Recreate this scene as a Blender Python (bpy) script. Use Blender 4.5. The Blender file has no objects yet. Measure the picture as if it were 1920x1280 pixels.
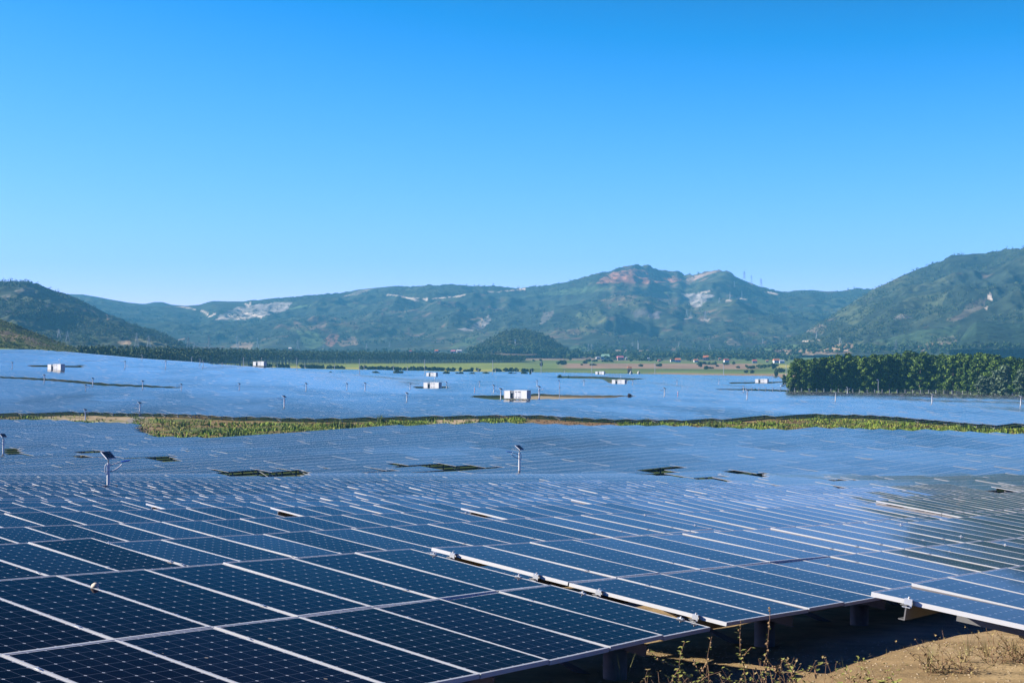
import bpy, bmesh, math, random
import numpy as np
from mathutils import Matrix, Vector
from mathutils.bvhtree import BVHTree

S = bpy.context.scene
C = S.collection
R = math.radians
random.seed(7)
rng = np.random.default_rng(7)

# ------------------------------------------------------------------ camera
F, VH = 2750.0, 655.0
cam_d = bpy.data.cameras.new("camera")
cam = bpy.data.objects.new("camera", cam_d)
C.objects.link(cam)
cam_d.sensor_width = 36
cam_d.lens = 36 * F / 1920
cam_d.clip_start = 0.1
cam_d.clip_end = 60000
PITCH = math.atan((VH - 640) / F)
cam.location = (0, 0, 0)
cam.rotation_euler = (R(90) + PITCH, 0, 0)
S.camera = cam

# ------------------------------------------------------------------ light
SUN_EL = R(26)                              # sun to the left of the camera, level with it
to_sun = Vector((math.cos(SUN_EL) * -0.993, math.cos(SUN_EL) * 0.118, math.sin(SUN_EL)))
w = bpy.data.worlds.new("World"); S.world = w; w.use_nodes = True
nt = w.node_tree; nt.nodes.clear()
wo = nt.nodes.new("ShaderNodeOutputWorld"); bg = nt.nodes.new("ShaderNodeBackground")
sky = nt.nodes.new("ShaderNodeTexSky"); sky.sky_type = 'NISHITA'; sky.sun_disc = False
sky.sun_elevation = SUN_EL
sky.sun_rotation = math.atan2(to_sun.x, to_sun.y)
sky.altitude = 2000; sky.air_density = 1.0; sky.dust_density = 0.0; sky.ozone_density = 6.0
tc = nt.nodes.new("ShaderNodeTexCoord")
sc_ = nt.nodes.new("ShaderNodeVectorMath"); sc_.operation = 'MULTIPLY'; sc_.inputs[1].default_value = (1, 1, 1.6)
nt.links.new(tc.outputs['Generated'], sc_.inputs[0]); nt.links.new(sc_.outputs[0], sky.inputs['Vector'])
def wm(op, p, q):
    n = nt.nodes.new("ShaderNodeMath"); n.operation = op
    for i, k in enumerate((p, q)):
        if isinstance(k, (int, float)): n.inputs[i].default_value = k
        else: nt.links.new(k, n.inputs[i])
    return n.outputs[0]
sp_ = nt.nodes.new("ShaderNodeSeparateColor"); nt.links.new(sky.outputs[0], sp_.inputs[0])
cb_ = nt.nodes.new("ShaderNodeCombineColor")
# deep, polarised blue: a tone curve per channel on the sky's own radiance
ch = [wm('MULTIPLY', sp_.outputs[i], .1) for i in range(3)]
def tone(i, x0, p, g, lo):
    x = wm('MAXIMUM', wm('SUBTRACT', ch[i], x0), 0.0)
    nt.links.new(wm('MULTIPLY', wm('MAXIMUM', wm('MULTIPLY', wm('POWER', x, p), g), lo), 10), cb_.inputs[i])
tone(0, .069, 1.0, 3.75, .005)
tone(1, .112, .52, 1.68, .022)
tone(2, .235, .60, 3.6, .160)
nt.links.new(cb_.outputs[0], bg.inputs['Color'])
bg.inputs['Strength'].default_value = 0.05
nt.links.new(bg.outputs[0], wo.inputs['Surface'])
sl = bpy.data.lights.new("sun", 'SUN'); sl.energy = 4.8; sl.angle = R(0.5); sl.color = (1.0, 0.93, 0.82)
so = bpy.data.objects.new("sun", sl); C.objects.link(so)
so.rotation_euler = to_sun.to_track_quat('Z', 'Y').to_euler()
S.view_settings.view_transform = 'Standard'; S.view_settings.look = 'None'
S.view_settings.exposure = 1.0; S.view_settings.gamma = 1.0
S.render.engine = 'CYCLES'
S.cycles.use_denoising = True
S.cycles.max_bounces = 6; S.cycles.diffuse_bounces = 0; S.cycles.volume_bounces = 0; S.cycles.transparent_max_bounces = 8

# ------------------------------------------------------------------ pixel helpers
CP, SP = math.cos(PITCH), math.sin(PITCH)
def proj(x, y, z):
    yy = y * CP + z * SP; zz = -y * SP + z * CP
    return 960 + F * x / yy, 640 - F * zz / yy
def ray(u, v):
    dx, dz = (u - 960) / F, (640 - v) / F
    y = CP - dz * SP; z = SP + dz * CP
    return dx / y, z / y                       # per metre of depth y

# ------------------------------------------------------------------ noise
_perm = rng.permutation(512)
def vnoise(x, y, seed=0):
    x = np.asarray(x, float); y = np.asarray(y, float)
    xi = np.floor(x).astype(int); yi = np.floor(y).astype(int)
    fx = x - xi; fy = y - yi
    fx = fx * fx * fx * (fx * (fx * 6 - 15) + 10); fy = fy * fy * fy * (fy * (fy * 6 - 15) + 10)
    def h(a, b):
        return _perm[(_perm[(a + seed * 37) & 511] + b) & 511] / 255.5 - 1
    return (h(xi, yi) * (1 - fx) + h(xi + 1, yi) * fx) * (1 - fy) + (h(xi, yi + 1) * (1 - fx) + h(xi + 1, yi + 1) * fx) * fy
def fbm(x, y, o=4, seed=0, gain=.5):
    s = 0; a = 1.0; t = 0
    for i in range(o):
        s = s + a * vnoise(x * 2 ** i + 17.3 * i, y * 2 ** i - 9.1 * i, seed + i); t += a; a *= gain
    return s / t
def ridged(x, y, o=4, seed=0):
    s = 0; a = 1.0; t = 0
    for i in range(o):
        s = s + a * (1 - np.abs(vnoise(x * 2 ** i + 5.3 * i, y * 2 ** i, seed + i))); t += a; a *= .5
    return s / t
def sstep(x, a, b):
    t = np.clip((np.asarray(x, float) - a) / (b - a), 0, 1); return t * t * (3 - 2 * t)

# ------------------------------------------------------------------ the lie of the land
_kd = [-75, -12, 0, 6, 10.8, 15.8, 18.3, 25.5, 31, 38, 64, 77, 99, 123, 176, 250, 320, 365, 523, 755, 1000, 1430, 1600, 2000, 2500, 3100, 3600, 4500]
_kh = [-20, -1.2, 1.75, 2.02, 2.30, 2.60, 2.82, 3.36, 3.85, 4.38, 6.72, 7.70, 9.35, 11.05, 15.1, 16.75, 17.15, 17.3, 17.8, 20.0, 21.6, 22.9, 22.4, 18.6, 14.0, 7.5, 3.5, 3.0]  # the rise behind the camera is added to block low sky light
def tmid(x, y, noise=True):
    """how far the mid-plane of the solar tables lies below the camera"""
    x = np.asarray(x, float); y = np.asarray(y, float)
    b = np.interp(y, _kd, _kh)
    lift = 0.165 * np.clip(-x - 40, 0, 400) * np.clip(np.minimum(y, 900) - 400, 0, None) / 1000
    lift = lift * (1 - 0.75 * sstep(y, 900, 1180))
    lift = lift * (1 - sstep(y, 1500, 2200))
    dip = 0.017 * np.clip(x, 0, 300) * sstep(y, 300, 1000) * (1 - sstep(y, 1400, 2000))
    h = b - lift + dip
    if noise:
        am = sstep(y, 60, 200) * (1 - sstep(y, 1400, 1900))
        h = h + am * (0.26 * vnoise(x / 23 + 3, y / 60, 3) + 0.22 * vnoise(x / 60, y / 130, 5))
    return h
def goff(y): return np.interp(y, [0, 20, 60], [.72, .75, 1.15])
def gz(x, y):
    x = np.asarray(x, float); y = np.asarray(y, float)
    return -(tmid(x, y) + goff(y)) + 0.05 * fbm(x / 2.2, y / 2.2, 3, 9) * (1 - sstep(y, 40, 80))
def g1(x, y): return float(gz(x, y))
def hit(u, v, dz=0.0, ground=False, lo=6.0, hi=1900.0):
    """first point along the pixel's ray under the table tops (or the ground)"""
    rx, rz = ray(u, v)
    y = np.exp(np.linspace(math.log(lo), math.log(hi), 6000)); x = rx * y
    s = gz(x, y) if ground else -(tmid(x, y) - 0.25) + dz
    k = np.nonzero(rz * y <= s)[0]
    i = k[0] if len(k) else len(y) - 1
    return float(x[i]), float(y[i]), float(rz * y[i])

# ------------------------------------------------------------------ mesh helpers
def mesh_obj(name, V, Fc, mats=(), mi=None, uv=None, attr=None, parent=None, smooth=False, link=True):
    me = bpy.data.meshes.new(name)
    V = np.asarray(V, np.float32)
    if isinstance(Fc, np.ndarray) and Fc.ndim == 2:
        n, k = Fc.shape
        me.vertices.add(len(V)); me.vertices.foreach_set("co", V.ravel())
        me.loops.add(n * k); me.loops.foreach_set("vertex_index", Fc.astype(np.int32).ravel())
        me.polygons.add(n); me.polygons.foreach_set("loop_start", np.arange(0, n * k, k, dtype=np.int32))
        try: me.polygons.foreach_set("loop_total", np.full(n, k, np.int32))
        except Exception: pass
        me.update(calc_edges=True)
    else:
        me.from_pydata([tuple(v) for v in V], [], [tuple(f) for f in Fc])
    for m in mats: me.materials.append(m)
    if mi is not None: me.polygons.foreach_set("material_index", np.asarray(mi, np.int32))
    if uv is not None:
        l = me.uv_layers.new(name="UVMap"); l.data.foreach_set("uv", np.asarray(uv, np.float32).ravel())
    if attr:
        for k, a in attr.items():
            at = me.color_attributes.new(k, 'FLOAT_COLOR', 'POINT'); at.data.foreach_set("color", np.asarray(a, np.float32).ravel())
    if smooth: me.polygons.foreach_set("use_smooth", np.ones(len(me.polygons), bool))
    me.validate(); me.update()
    o = bpy.data.objects.new(name, me)
    if link: C.objects.link(o)
    if parent is not None: o.parent = parent
    return o

class MB:
    """collects boxes, tubes and faces, then links them as ONE mesh object"""
    def __init__(s): s.v = []; s.f = []; s.m = []
    def add(s, V, Fc, m=0):
        n = len(s.v); s.v += [tuple(p) for p in V]; s.f += [tuple(i + n for i in f) for f in Fc]; s.m += [m] * len(Fc); return s
    def box(s, c, d, m=0, M=None):
        x, y, z = [t / 2 for t in d]
        V = [Vector((c[0] + a * x, c[1] + b * y, c[2] + e * z)) for e in (-1, 1) for b in (-1, 1) for a in (-1, 1)]
        if M is not None: V = [M @ p for p in V]
        return s.add(V, [(0, 2, 3, 1), (4, 5, 7, 6), (0, 1, 5, 4), (2, 6, 7, 3), (0, 4, 6, 2), (1, 3, 7, 5)], m)
    def tube(s, pts, rad, n=8, m=0, cap=True):
        pts = [Vector(p) for p in pts]
        if not hasattr(rad, '__len__'): rad = [rad] * len(pts)
        rings = []
        ref = None
        for i, p in enumerate(pts):
            d = (pts[min(i + 1, len(pts) - 1)] - pts[max(i - 1, 0)]).normalized()
            if ref is None: ref = Vector((1, 0, 0)) if abs(d.x) < .8 else Vector((0, 1, 0))
            a = (ref - d * ref.dot(d)).normalized(); b = d.cross(a); ref = a
            rings.append([p + (a * math.cos(2 * math.pi * k / n) + b * math.sin(2 * math.pi * k / n)) * rad[i] for k in range(n)])
        V = [q for r in rings for q in r]
        Fc = [(i * n + k, i * n + (k + 1) % n, (i + 1) * n + (k + 1) % n, (i + 1) * n + k) for i in range(len(pts) - 1) for k in range(n)]
        if cap: Fc += [tuple(range(n))[::-1], tuple((len(pts) - 1) * n + k for k in range(n))]
        return s.add(V, Fc, m)
    def build(s, name, mats, parent=None, smooth=False, link=True):
        mats = mats if isinstance(mats, (list, tuple)) else [mats]
        return mesh_obj(name, s.v, s.f, mats, s.m, parent=parent, smooth=smooth, link=link)

def tag(o, label=None, cat=None, group=None, kind=None):
    if label: o['label'] = label
    if cat: o['category'] = cat
    if group: o['group'] = group
    if kind: o['kind'] = kind
    return o
def empty(name, loc=(0, 0, 0), rz=0.0, label=None, cat=None, group=None):
    o = bpy.data.objects.new(name, None); C.objects.link(o); o.location = loc; o.rotation_euler = (0, 0, rz)
    o.empty_display_size = .3
    return tag(o, label, cat, group)
KIDS = {}
def copy_tree(o, loc=None, rz=None, label=None, group=None, scale=None, parent=None):
    c = o.copy(); C.objects.link(c)
    if parent is not None: c.parent = parent
    for ch in list(o.children): copy_tree(ch, parent=c)
    if loc is not None: c.location = loc
    if rz is not None: c.rotation_euler = (0, 0, rz)
    if scale is not None: c.scale = (scale,) * 3 if not hasattr(scale, '__len__') else scale
    if label: c['label'] = label
    if group: c['group'] = group
    return c

# ------------------------------------------------------------------ materials
def new_mat(name):
    m = bpy.data.materials.new(name); m.use_nodes = True
    return m, m.node_tree, m.node_tree.nodes['Principled BSDF']
def N(t, typ, **k):
    n = t.nodes.new("ShaderNode" + typ)
    for a, b in k.items(): setattr(n, a, b)
    return n
def mth(t, op, a, b=None, c=None):
    n = t.nodes.new("ShaderNodeMath"); n.operation = op
    for i, x in enumerate((a, b, c)):
        if x is None: continue
        if isinstance(x, (int, float)): n.inputs[i].default_value = x
        else: t.links.new(x, n.inputs[i])
    return n.outputs[0]
def mix(t, f, a, b):
    n = t.nodes.new("ShaderNodeMix"); n.data_type = 'RGBA'
    for i, x in ((0, f), (6, a), (7, b)):
        if isinstance(x, (int, float)): n.inputs[i].default_value = x
        elif isinstance(x, tuple): n.inputs[i].default_value = (*x, 1) if len(x) == 3 else x
        else: t.links.new(x, n.inputs[i])
    return n.outputs[2]
def noise(t, scale, detail=4, rough=.55, vec=None, dim='3D'):
    n = N(t, 'TexNoise'); n.inputs['Scale'].default_value = scale; n.inputs['Detail'].default_value = detail; n.inputs['Roughness'].default_value = rough
    if vec is not None: t.links.new(vec, n.inputs['Vector'])
    return n.outputs['Fac']
def ramp(t, f, stops):
    n = N(t, 'ValToRGB'); e = n.color_ramp.elements
    while len(e) < len(stops): e.new(.5)
    for el, (p, c) in zip(e, stops): el.position = p; el.color = (*c, 1)
    t.links.new(f, n.inputs[0]); return n.outputs[0]
def plain(name, col, rough=.6, metal=0.0, var=.12, scale=6.0, spec=.5):
    m, t, b = new_mat(name)
    co = N(t, 'TexCoord').outputs['Object']
    f = noise(t, scale, 4, .6, co)
    lo = tuple(c * (1 - var) for c in col); hi = tuple(min(1, c * (1 + var)) for c in col)
    t.links.new(mix(t, f, lo, hi), b.inputs['Base Color'])
    b.inputs['Roughness'].default_value = rough; b.inputs['Metallic'].default_value = metal
    b.inputs['Specular IOR Level'].default_value = spec
    return m

ALU = plain('aluminium_frame', (.74, .735, .73), .38, 0.1, .05, 3)
ALU_D = plain('galvanised_steel', (.22, .215, .21), .5, .2, .2, 5)
CLAMP = plain('bright_clamp', (.72, .73, .74), .3, .4, .05, 5)
ALU_S = plain('toned_down_aluminium_edge', (.46, .46, .46), .5, .1, .1, 3)  # aluminium darkened so sunlit far edges and braces look less bright
BACK = plain('panel_backsheet', (.55, .56, .58), .7, 0, .05, 3)

def panel_glass(name, whole=False, dust=True):
    """dark cells under glass; UV runs 0..1 per panel, whole=True draws the frame lines too"""
    m, t, b = new_mat(name)
    uvn = N(t, 'UVMap').outputs[0]
    sx = N(t, 'SeparateXYZ'); t.links.new(uvn, sx.inputs[0])
    U, V = sx.outputs[0], sx.outputs[1]
    fu = mth(t, 'FRACT', U); fv = mth(t, 'FRACT', V)
    mu, mv = .020, .011                               # white margin inside the frame
    cu = mth(t, 'DIVIDE', mth(t, 'SUBTRACT', fu, mu), 1 - 2 * mu)
    cv = mth(t, 'DIVIDE', mth(t, 'SUBTRACT', fv, mv), 1 - 2 * mv)
    xu = mth(t, 'MULTIPLY', cu, 6.0); xv = mth(t, 'MULTIPLY', cv, 12.0)
    du = mth(t, 'ABSOLUTE', mth(t, 'SUBTRACT', xu, mth(t, 'ROUND', xu)))
    dv = mth(t, 'ABSOLUTE', mth(t, 'SUBTRACT', xv, mth(t, 'ROUND', xv)))
    line = mth(t, 'LESS_THAN', mth(t, 'MINIMUM', du, dv), .017)
    dia = mth(t, 'LESS_THAN', mth(t, 'ADD', du, dv), .092)
    eu = mth(t, 'MINIMUM', fu, mth(t, 'SUBTRACT', 1.0, fu)); ev = mth(t, 'MINIMUM', fv, mth(t, 'SUBTRACT', 1.0, fv))
    marg = mth(t, 'MAXIMUM', mth(t, 'LESS_THAN', eu, mu), mth(t, 'LESS_THAN', ev, mv))
    geo = N(t, 'ObjectInfo').outputs['Random']
    wn = N(t, 'TexWhiteNoise', noise_dimensions='3D')
    cell = N(t, 'CombineXYZ'); t.links.new(mth(t, 'FLOOR', U), cell.inputs[0]); t.links.new(mth(t, 'FLOOR', V), cell.inputs[1]); t.links.new(geo, cell.inputs[2])
    t.links.new(cell.outputs[0], wn.inputs['Vector'])
    base = mix(t, wn.outputs['Value'], (.0004, .0015, .0080), (.0018, .0046, .0210))
    pos = N(t, 'NewGeometry').outputs['Position']
    d = noise(t, 1.7, 5, .65, pos)
    d2 = noise(t, .35, 3, .6, pos)
    base = mix(t, mth(t, 'MULTIPLY', mth(t, 'MULTIPLY', d, d2), .16 if whole else .035), base, (.30, .27, .22))
    c = mix(t, line, base, (.075, .09, .13))
    c = mix(t, dia, c, (.40, .43, .50))
    c = mix(t, marg, c, (.50, .53, .58))
    vo = N(t, 'TexVoronoi', feature='F1'); vo.inputs['Scale'].default_value = 2.3; t.links.new(pos, vo.inputs['Vector'])
    c = mix(t, mth(t, 'MULTIPLY', mth(t, 'LESS_THAN', vo.outputs['Distance'], .035), .75), c, (.42, .36, .28))
    rough = mth(t, 'ADD', mth(t, 'MULTIPLY', d, .05), .09 if whole else .03)
    if whole:
        wu, wv = .022, .013
        fr = mth(t, 'MAXIMUM', mth(t, 'LESS_THAN', eu, wu), mth(t, 'LESS_THAN', ev, wv))
        c = mix(t, fr, c, (.70, .71, .73))
        rough = mth(t, 'ADD', rough, mth(t, 'MULTIPLY', fr, .35))
    t.links.new(c, b.inputs['Base Color']); t.links.new(rough, b.inputs['Roughness'])
    b.inputs['Specular IOR Level'].default_value = 0.0
    # anti-reflective glass: hardly any mirror face-on, strong at grazing angles
    gl = N(t, 'BsdfGlossy'); t.links.new(rough, gl.inputs['Roughness']); gl.inputs['Color'].default_value = (1.0, .935, .85, 1) if whole else (1.0, .915, .87, 1)
    fn = N(t, 'Fresnel'); fn.inputs['IOR'].default_value = 1.14
    fac = mth(t, 'MINIMUM', mth(t, 'MULTIPLY', mth(t, 'POWER', fn.outputs[0], 1.68 if whole else 1.74), 1.8), .74)
    if whole: fac = mth(t, 'MULTIPLY', fac, mth(t, 'SUBTRACT', 1.0, mth(t, 'MULTIPLY', fr, .85)))
    ms = N(t, 'MixShader'); t.links.new(fac, ms.inputs[0]); t.links.new(b.outputs[0], ms.inputs[1]); t.links.new(gl.outputs[0], ms.inputs[2])
    t.links.new(ms.outputs[0], t.nodes['Material Output'].inputs['Surface'])
    return m
GLASS = panel_glass('solar_cells')
GLASS_W = panel_glass('solar_cells_with_frames', True)

# ------------------------------------------------------------------ rows of solar tables: plan
AZ = R(34.6)
RX, RY = math.sin(AZ), math.cos(AZ)            # along a row, to the right and away
AX, AY = -math.cos(AZ), math.sin(AZ)           # up the slope of a table, to the left and away
PW, PL = 1.012, 1.975                          # pitch of panels across and up a table
W0, L0, TH = .998, 1.958, .040
NC = 14
TILT = R(7.0)
def sa(x, y): return x * RX + y * RY, x * AX + y * AY
def xy(s, a): return s * RX + a * AX, s * RY + a * AY

def interp_pts(pts):
    p = np.array(pts, float); return lambda u: np.interp(u, p[:, 0], p[:, 1])
near_v = interp_pts([(-400, 783), (0, 785), (130, 786), (200, 790), (262, 792), (264, 813), (400, 816), (600, 806), (750, 797), (900, 793), (1280, 795), (1450, 800), (1560, 797), (1700, 803), (1800, 806), (1920, 811), (2300, 818)])
far_v = interp_pts([(-400, 780), (0, 776), (160, 771), (330, 778), (450, 782), (600, 786), (700, 784), (900, 781), (1000, 781), (1100, 785), (1280, 787), (1450, 780), (1540, 776), (1630, 778), (1700, 784), (1790, 792), (1850, 797), (1920, 795), (2300, 800)])
end_v = interp_pts([(-400, 652), (0, 654), (150, 656.5), (200, 661.5), (330, 672), (480, 679), (600, 687), (810, 690.5), (960, 692), (1125, 695), (1300, 698), (1478, 700)])
_ug = np.arange(-400, 2301, 20.0)
def depth_at(vf, dz, lo, hi, noise=False):
    out = []
    yy = np.exp(np.linspace(math.log(lo), math.log(hi), 4000))
    for u in _ug:
        rx, rz = ray(u, float(vf(u))); x = rx * yy
        s = -(tmid(x, yy, noise) + dz); k = np.nonzero(rz * yy <= s)[0]
        # deepest point still seen at or below this pixel row, walking outwards
        above = np.nonzero(rz * yy > s)[0]
        out.append(yy[k[0]] if len(k) else hi)
    return np.array(out)
D_near = depth_at(near_v, -.25, 150, 360)
D_far = depth_at(far_v, .25, 300, 520)
def _end():
    out = []
    for u in _ug:
        if u > 1478: 
            vv = float(np.interp(u, [1478, 1500, 1600, 1700, 1800, 1920, 2300], [733, 733.4, 734.8, 736.2, 738.2, 741, 749])); lo = 450
        else:
            vv = float(end_v(u)); lo = 400
        yy = np.linspace(lo, 1480, 3000); rx, rz = ray(u, vv); x = rx * yy
        s = -(tmid(x, yy, False) - .25); k = np.nonzero(s >= rz * yy)[0]
        out.append(yy[k[0]] if len(k) else 1480)
    o = np.array(out); 
    return np.where(_ug < 130, np.minimum(o, 900), o)
D_end = _end()

def inpoly(px, py, poly):
    c = False; n = len(poly)
    for i in range(n):
        x1, y1 = poly[i]; x2, y2 = poly[(i + 1) % n]
        if (y1 > py) != (y2 > py) and px < (x2 - x1) * (py - y1) / (y2 - y1) + x1: c = not c
    return c
# clearings among the tables, as the photo shows them (pixels on the table tops)
HOLES = [
 [(398, 879), (560, 881), (600, 891), (590, 899), (430, 901), (320, 906), (320, 903), (440, 894)],
 [(738, 868), (940, 873), (915, 882), (830, 887), (760, 886)],
 [(640, 885), (740, 879), (742, 882), (642, 888)],
 [(1205, 876), (1270, 877), (1270, 896), (1214, 895)], [(1292, 882), (1374, 883), (1374, 903), (1298, 902)],
 [(1376, 886), (1458, 887), (1458, 910), (1384, 909)], [(1492, 893), (1578, 893), (1576, 917), (1500, 917)],
 [(1586, 899), (1680, 899), (1678, 923), (1594, 923)], [(1834, 911), (1920, 911), (1918, 933), (1842, 933)],
 [(6, 839), (46, 840), (46, 853), (10, 853)], [(62, 841), (100, 842), (100, 855), (66, 855)], [(124, 843), (156, 844), (156, 857), (128, 857)],
 [(180, 845), (212, 846), (212, 859), (184, 859)], [(236, 847), (268, 848), (268, 861), (240, 861)], [(300, 850), (330, 851), (330, 864), (304, 864)],
 [(0, 705.5), (110, 712), (200, 720), (340, 725.5), (340, 728.3), (200, 724), (110, 716), (0, 709.5)],
 [(62, 684), (155, 684), (155, 688.5), (62, 688.5)], [(450, 682), (520, 683), (520, 687), (450, 687)], [(393, 680.5), (440, 683), (440, 685), (393, 682.5)],
 [(776, 723), (845, 723.5), (845, 728), (776, 728)], [(800, 690.5), (940, 692), (940, 694), (800, 694)],
 [(882, 741), (945, 740), (1000, 737), (1020, 738), (1100, 740), (1215, 742), (1150, 746), (1000, 748.5), (935, 748), (882, 743.5)],
 [(1045, 704.5), (1130, 706), (1220, 709.5), (1180, 712), (1176, 720), (1146, 720), (1130, 711), (1045, 708.5)],
 [(1108, 693.5), (1140, 694), (1140, 698.5), (1108, 698.5)],
 [(1366, 716.5), (1410, 716), (1448, 714.5), (1485, 715), (1446, 719.5), (1366, 719)], [(1340, 728), (1392, 728), (1500, 731), (1500, 735), (1392, 732), (1345, 731)],
]
HOLES_BB = [(min(p[0] for p in h), max(p[0] for p in h), min(p[1] for p in h), max(p[1] for p in h)) for h in HOLES]
def in_hole(u, v):
    for h, b in zip(HOLES, HOLES_BB):
        if b[0] <= u <= b[1] and b[2] <= v <= b[3] and inpoly(u, v, h): return True
    return False

# every table: dict(s, a, n, z-low/high ends ...)
tables = []
def add_table(s0, a, n, tilt=None, dz=0.0, fixed=None, tier=None):
    tables.append(dict(s0=s0, a=a, n=n, tilt=TILT if tilt is None else tilt, dz=dz, fixed=fixed, tier=tier))
# the nearest ones, each placed as it stands in the photo: origin is left end at mid height
def fixed(az, sl, ti, o): return dict(az=R(az), sl=R(sl), ti=R(ti), o=Vector(o))
_t1 = fixed(34.226, 3.705, 7.23, (.417, 16.05, -2.59))
def shift(fx, cols):
    r = Vector((math.sin(fx['az']) * math.cos(fx['sl']), math.cos(fx['az']) * math.cos(fx['sl']), -math.sin(fx['sl'])))
    g = dict(fx); g['o'] = fx['o'] + r * (cols * PW); return g
_row_a = [2.76, 8.66, 13.72] + [18.95 + 5.2 * k for k in range(400)]
def fixed_sa(fx): return sa(fx['o'].x, fx['o'].y)
NEARFIX = [(_t1, -NC, NC, 1), (fixed(35.75, 4.18, 6.62, (.619, 16.203, -2.589)), 0, NC, 1), (fixed(34.72, 4.08, 7.15, (4.72, 11.657, -2.361)), 0, NC, 0),
           (fixed(34.52, 3.58, 6.39, (-3.877, 18.567, -2.826)), 0, NC, 2)]
row_used = {}
for fx, off, n, k in NEARFIX:
    g = shift(fx, off); s, a = fixed_sa(g)
    add_table(s, a, n, fixed=g, tier='A')
    lo, hi = row_used.get(k, (1e9, -1e9)); row_used[k] = (min(lo, s), max(hi, s + n * PW))
_t2a = shift(fixed(34.52, 3.3, 6.9, (-3.877, 18.567, -2.775)), -NC - .2); s, a = fixed_sa(_t2a)
add_table(s, a, NC, fixed=_t2a, tier='A'); row_used[2] = (s, row_used[2][1])

END_PX = [(824, 961), (492, 956), (208, 950), (1190, 970), (1373, 953), (1690, 960), (1313, 942), (426, 939), (624, 944), (1095, 948), (1240, 932), (700, 926), (955, 908)]
breaks = {}
for u, v in END_PX:
    x, y, z = hit(u, v); s, a = sa(x, y); a -= 1.96
    k = int(np.argmin([abs(a - q) for q in _row_a])); breaks.setdefault(k, []).append(s)

def place_row(k, a, segs):
    for s_lo, s_hi in segs:
        s = s_lo
        while s < s_hi - 3 * PW:
            n = min(NC, int((s_hi - s) / PW))
            if n < 3: break
            ti_ = 7.1 - 1.8 * float(sstep(xy(s, a)[1], 105, 190))
            add_table(s, a, n, R(ti_ + rng.normal(0, .26)), rng.normal(0, .018) - (.16 if k == 1 and 27 < s < 29 else 0)); s += n * PW + rng.choice([.05, .06, .08, .22])
def allowed(s, a):
    x, y = xy(s, a)
    if y < 3: return False
    u, v = proj(x, y, -float(tmid(x, y, False)))
    if u < -380 or u > 2280: return False
    dn, df, de = np.interp(u, _ug, D_near), np.interp(u, _ug, D_far), np.interp(u, _ug, D_end)
    if y <= dn: pass
    elif y >= df and y <= de: pass
    else: return False
    return not in_hole(u, v)
def row_segments(a):
    ss = np.arange(-80, 1500, PW * .5)
    x = ss * RX + a * AX; y = ss * RY + a * AY
    h = -tmid(x, y, False); yy = y * CP + h * SP
    okd = y > 3
    u = np.where(okd, 960 + F * x / np.maximum(yy, .1), -1e4); v = 640 - F * (-y * SP + h * CP) / np.maximum(yy, .1)
    ok = okd & (u > -380) & (u < 2280)
    ok &= (y <= np.interp(u, _ug, D_near)) | ((y >= np.interp(u, _ug, D_far)) & (y <= np.interp(u, _ug, D_end)))
    for h_, b in zip(HOLES, HOLES_BB):
        for i in np.nonzero(ok & (u >= b[0]) & (u <= b[1]) & (v >= b[2]) & (v <= b[3]))[0]:
            if inpoly(u[i], v[i], h_): ok[i] = False
    out = []; i = 0
    while i < len(ss):
        if ok[i]:
            j = i
            while j + 1 < len(ss) and ok[j + 1]: j += 1
            out.append((ss[i], ss[j])); i = j + 1
        else: i += 1
    return out
for k in range(0, 330):
    a = _row_a[k]
    if a > 1560: break
    for lo, hi in row_segments(a):
        cuts = [lo]
        if k in row_used:
            ul, uh = row_used[k]
            parts = [(lo, min(hi, ul - .15)), (max(lo, uh + .05), hi)]
            if k == 0: parts = parts[1:]
        else:
            # start each row's chain so that an end falls where the photo shows one
            b = breaks.get(k)
            st = (b[0] if b else rng.uniform(0, NC * PW)) 
            per = NC * PW + .18
            first = lo + ((st - lo) % per) - per
            parts = []
            if first + per > lo + 3 * PW: parts.append((lo, first + per - .15))
            parts.append((max(lo, first + per), hi))
        place_row(k, a, [p for p in parts if p[1] - p[0] > 3 * PW])

for a_, s_lo, s_hi in ((-2.7, 4.0, 34.0), (-8.0, -12.0, 34.0), (8.66, -16.0, -1.0), (13.72, -18.0, -2.5), (18.95, -18.0, -4.0)):  # unseen tables added around the camera to block low sky and bounced light
    s_ = s_hi - NC * PW if a_ > 0 else s_lo
    if a_ < 0:
        while s_ + NC * PW < s_hi + 15: add_table(s_, a_, NC, TILT, 0.0); s_ += NC * PW + .2
    elif not any(abs(t['a'] - a_) < 1 and t['s0'] < s_hi - 1 and t['s0'] + t['n'] * PW > s_ + 1 for t in tables): add_table(s_, a_, NC, TILT, 0.0)
def frame_of(tb):
    """origin (left end, mid height), row vector, slope vector, normal"""
    if tb['fixed']:
        f = tb['fixed']; az, sl, ti, o = f['az'], f['sl'], f['ti'], f['o']
    else:
        x0, y0 = xy(tb['s0'], tb['a']); x1, y1 = xy(tb['s0'] + tb['n'] * PW, tb['a'])
        z0 = -float(tmid(x0, y0)) + tb['dz']; z1 = -float(tmid(x1, y1)) + tb['dz']
        sl = math.atan2(z0 - z1, tb['n'] * PW); az, ti, o = AZ, tb['tilt'], Vector((x0, y0, z0))
    r = Vector((math.sin(az) * math.cos(sl), math.cos(az) * math.cos(sl), -math.sin(sl)))
    ah = Vector((-math.cos(az), math.sin(az), 0)); up = r.cross(ah).normalized(); ah = up.cross(r)
    a = ah * math.cos(ti) + up * math.sin(ti); n = r.cross(a)
    return o, r, a, n, az
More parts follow.
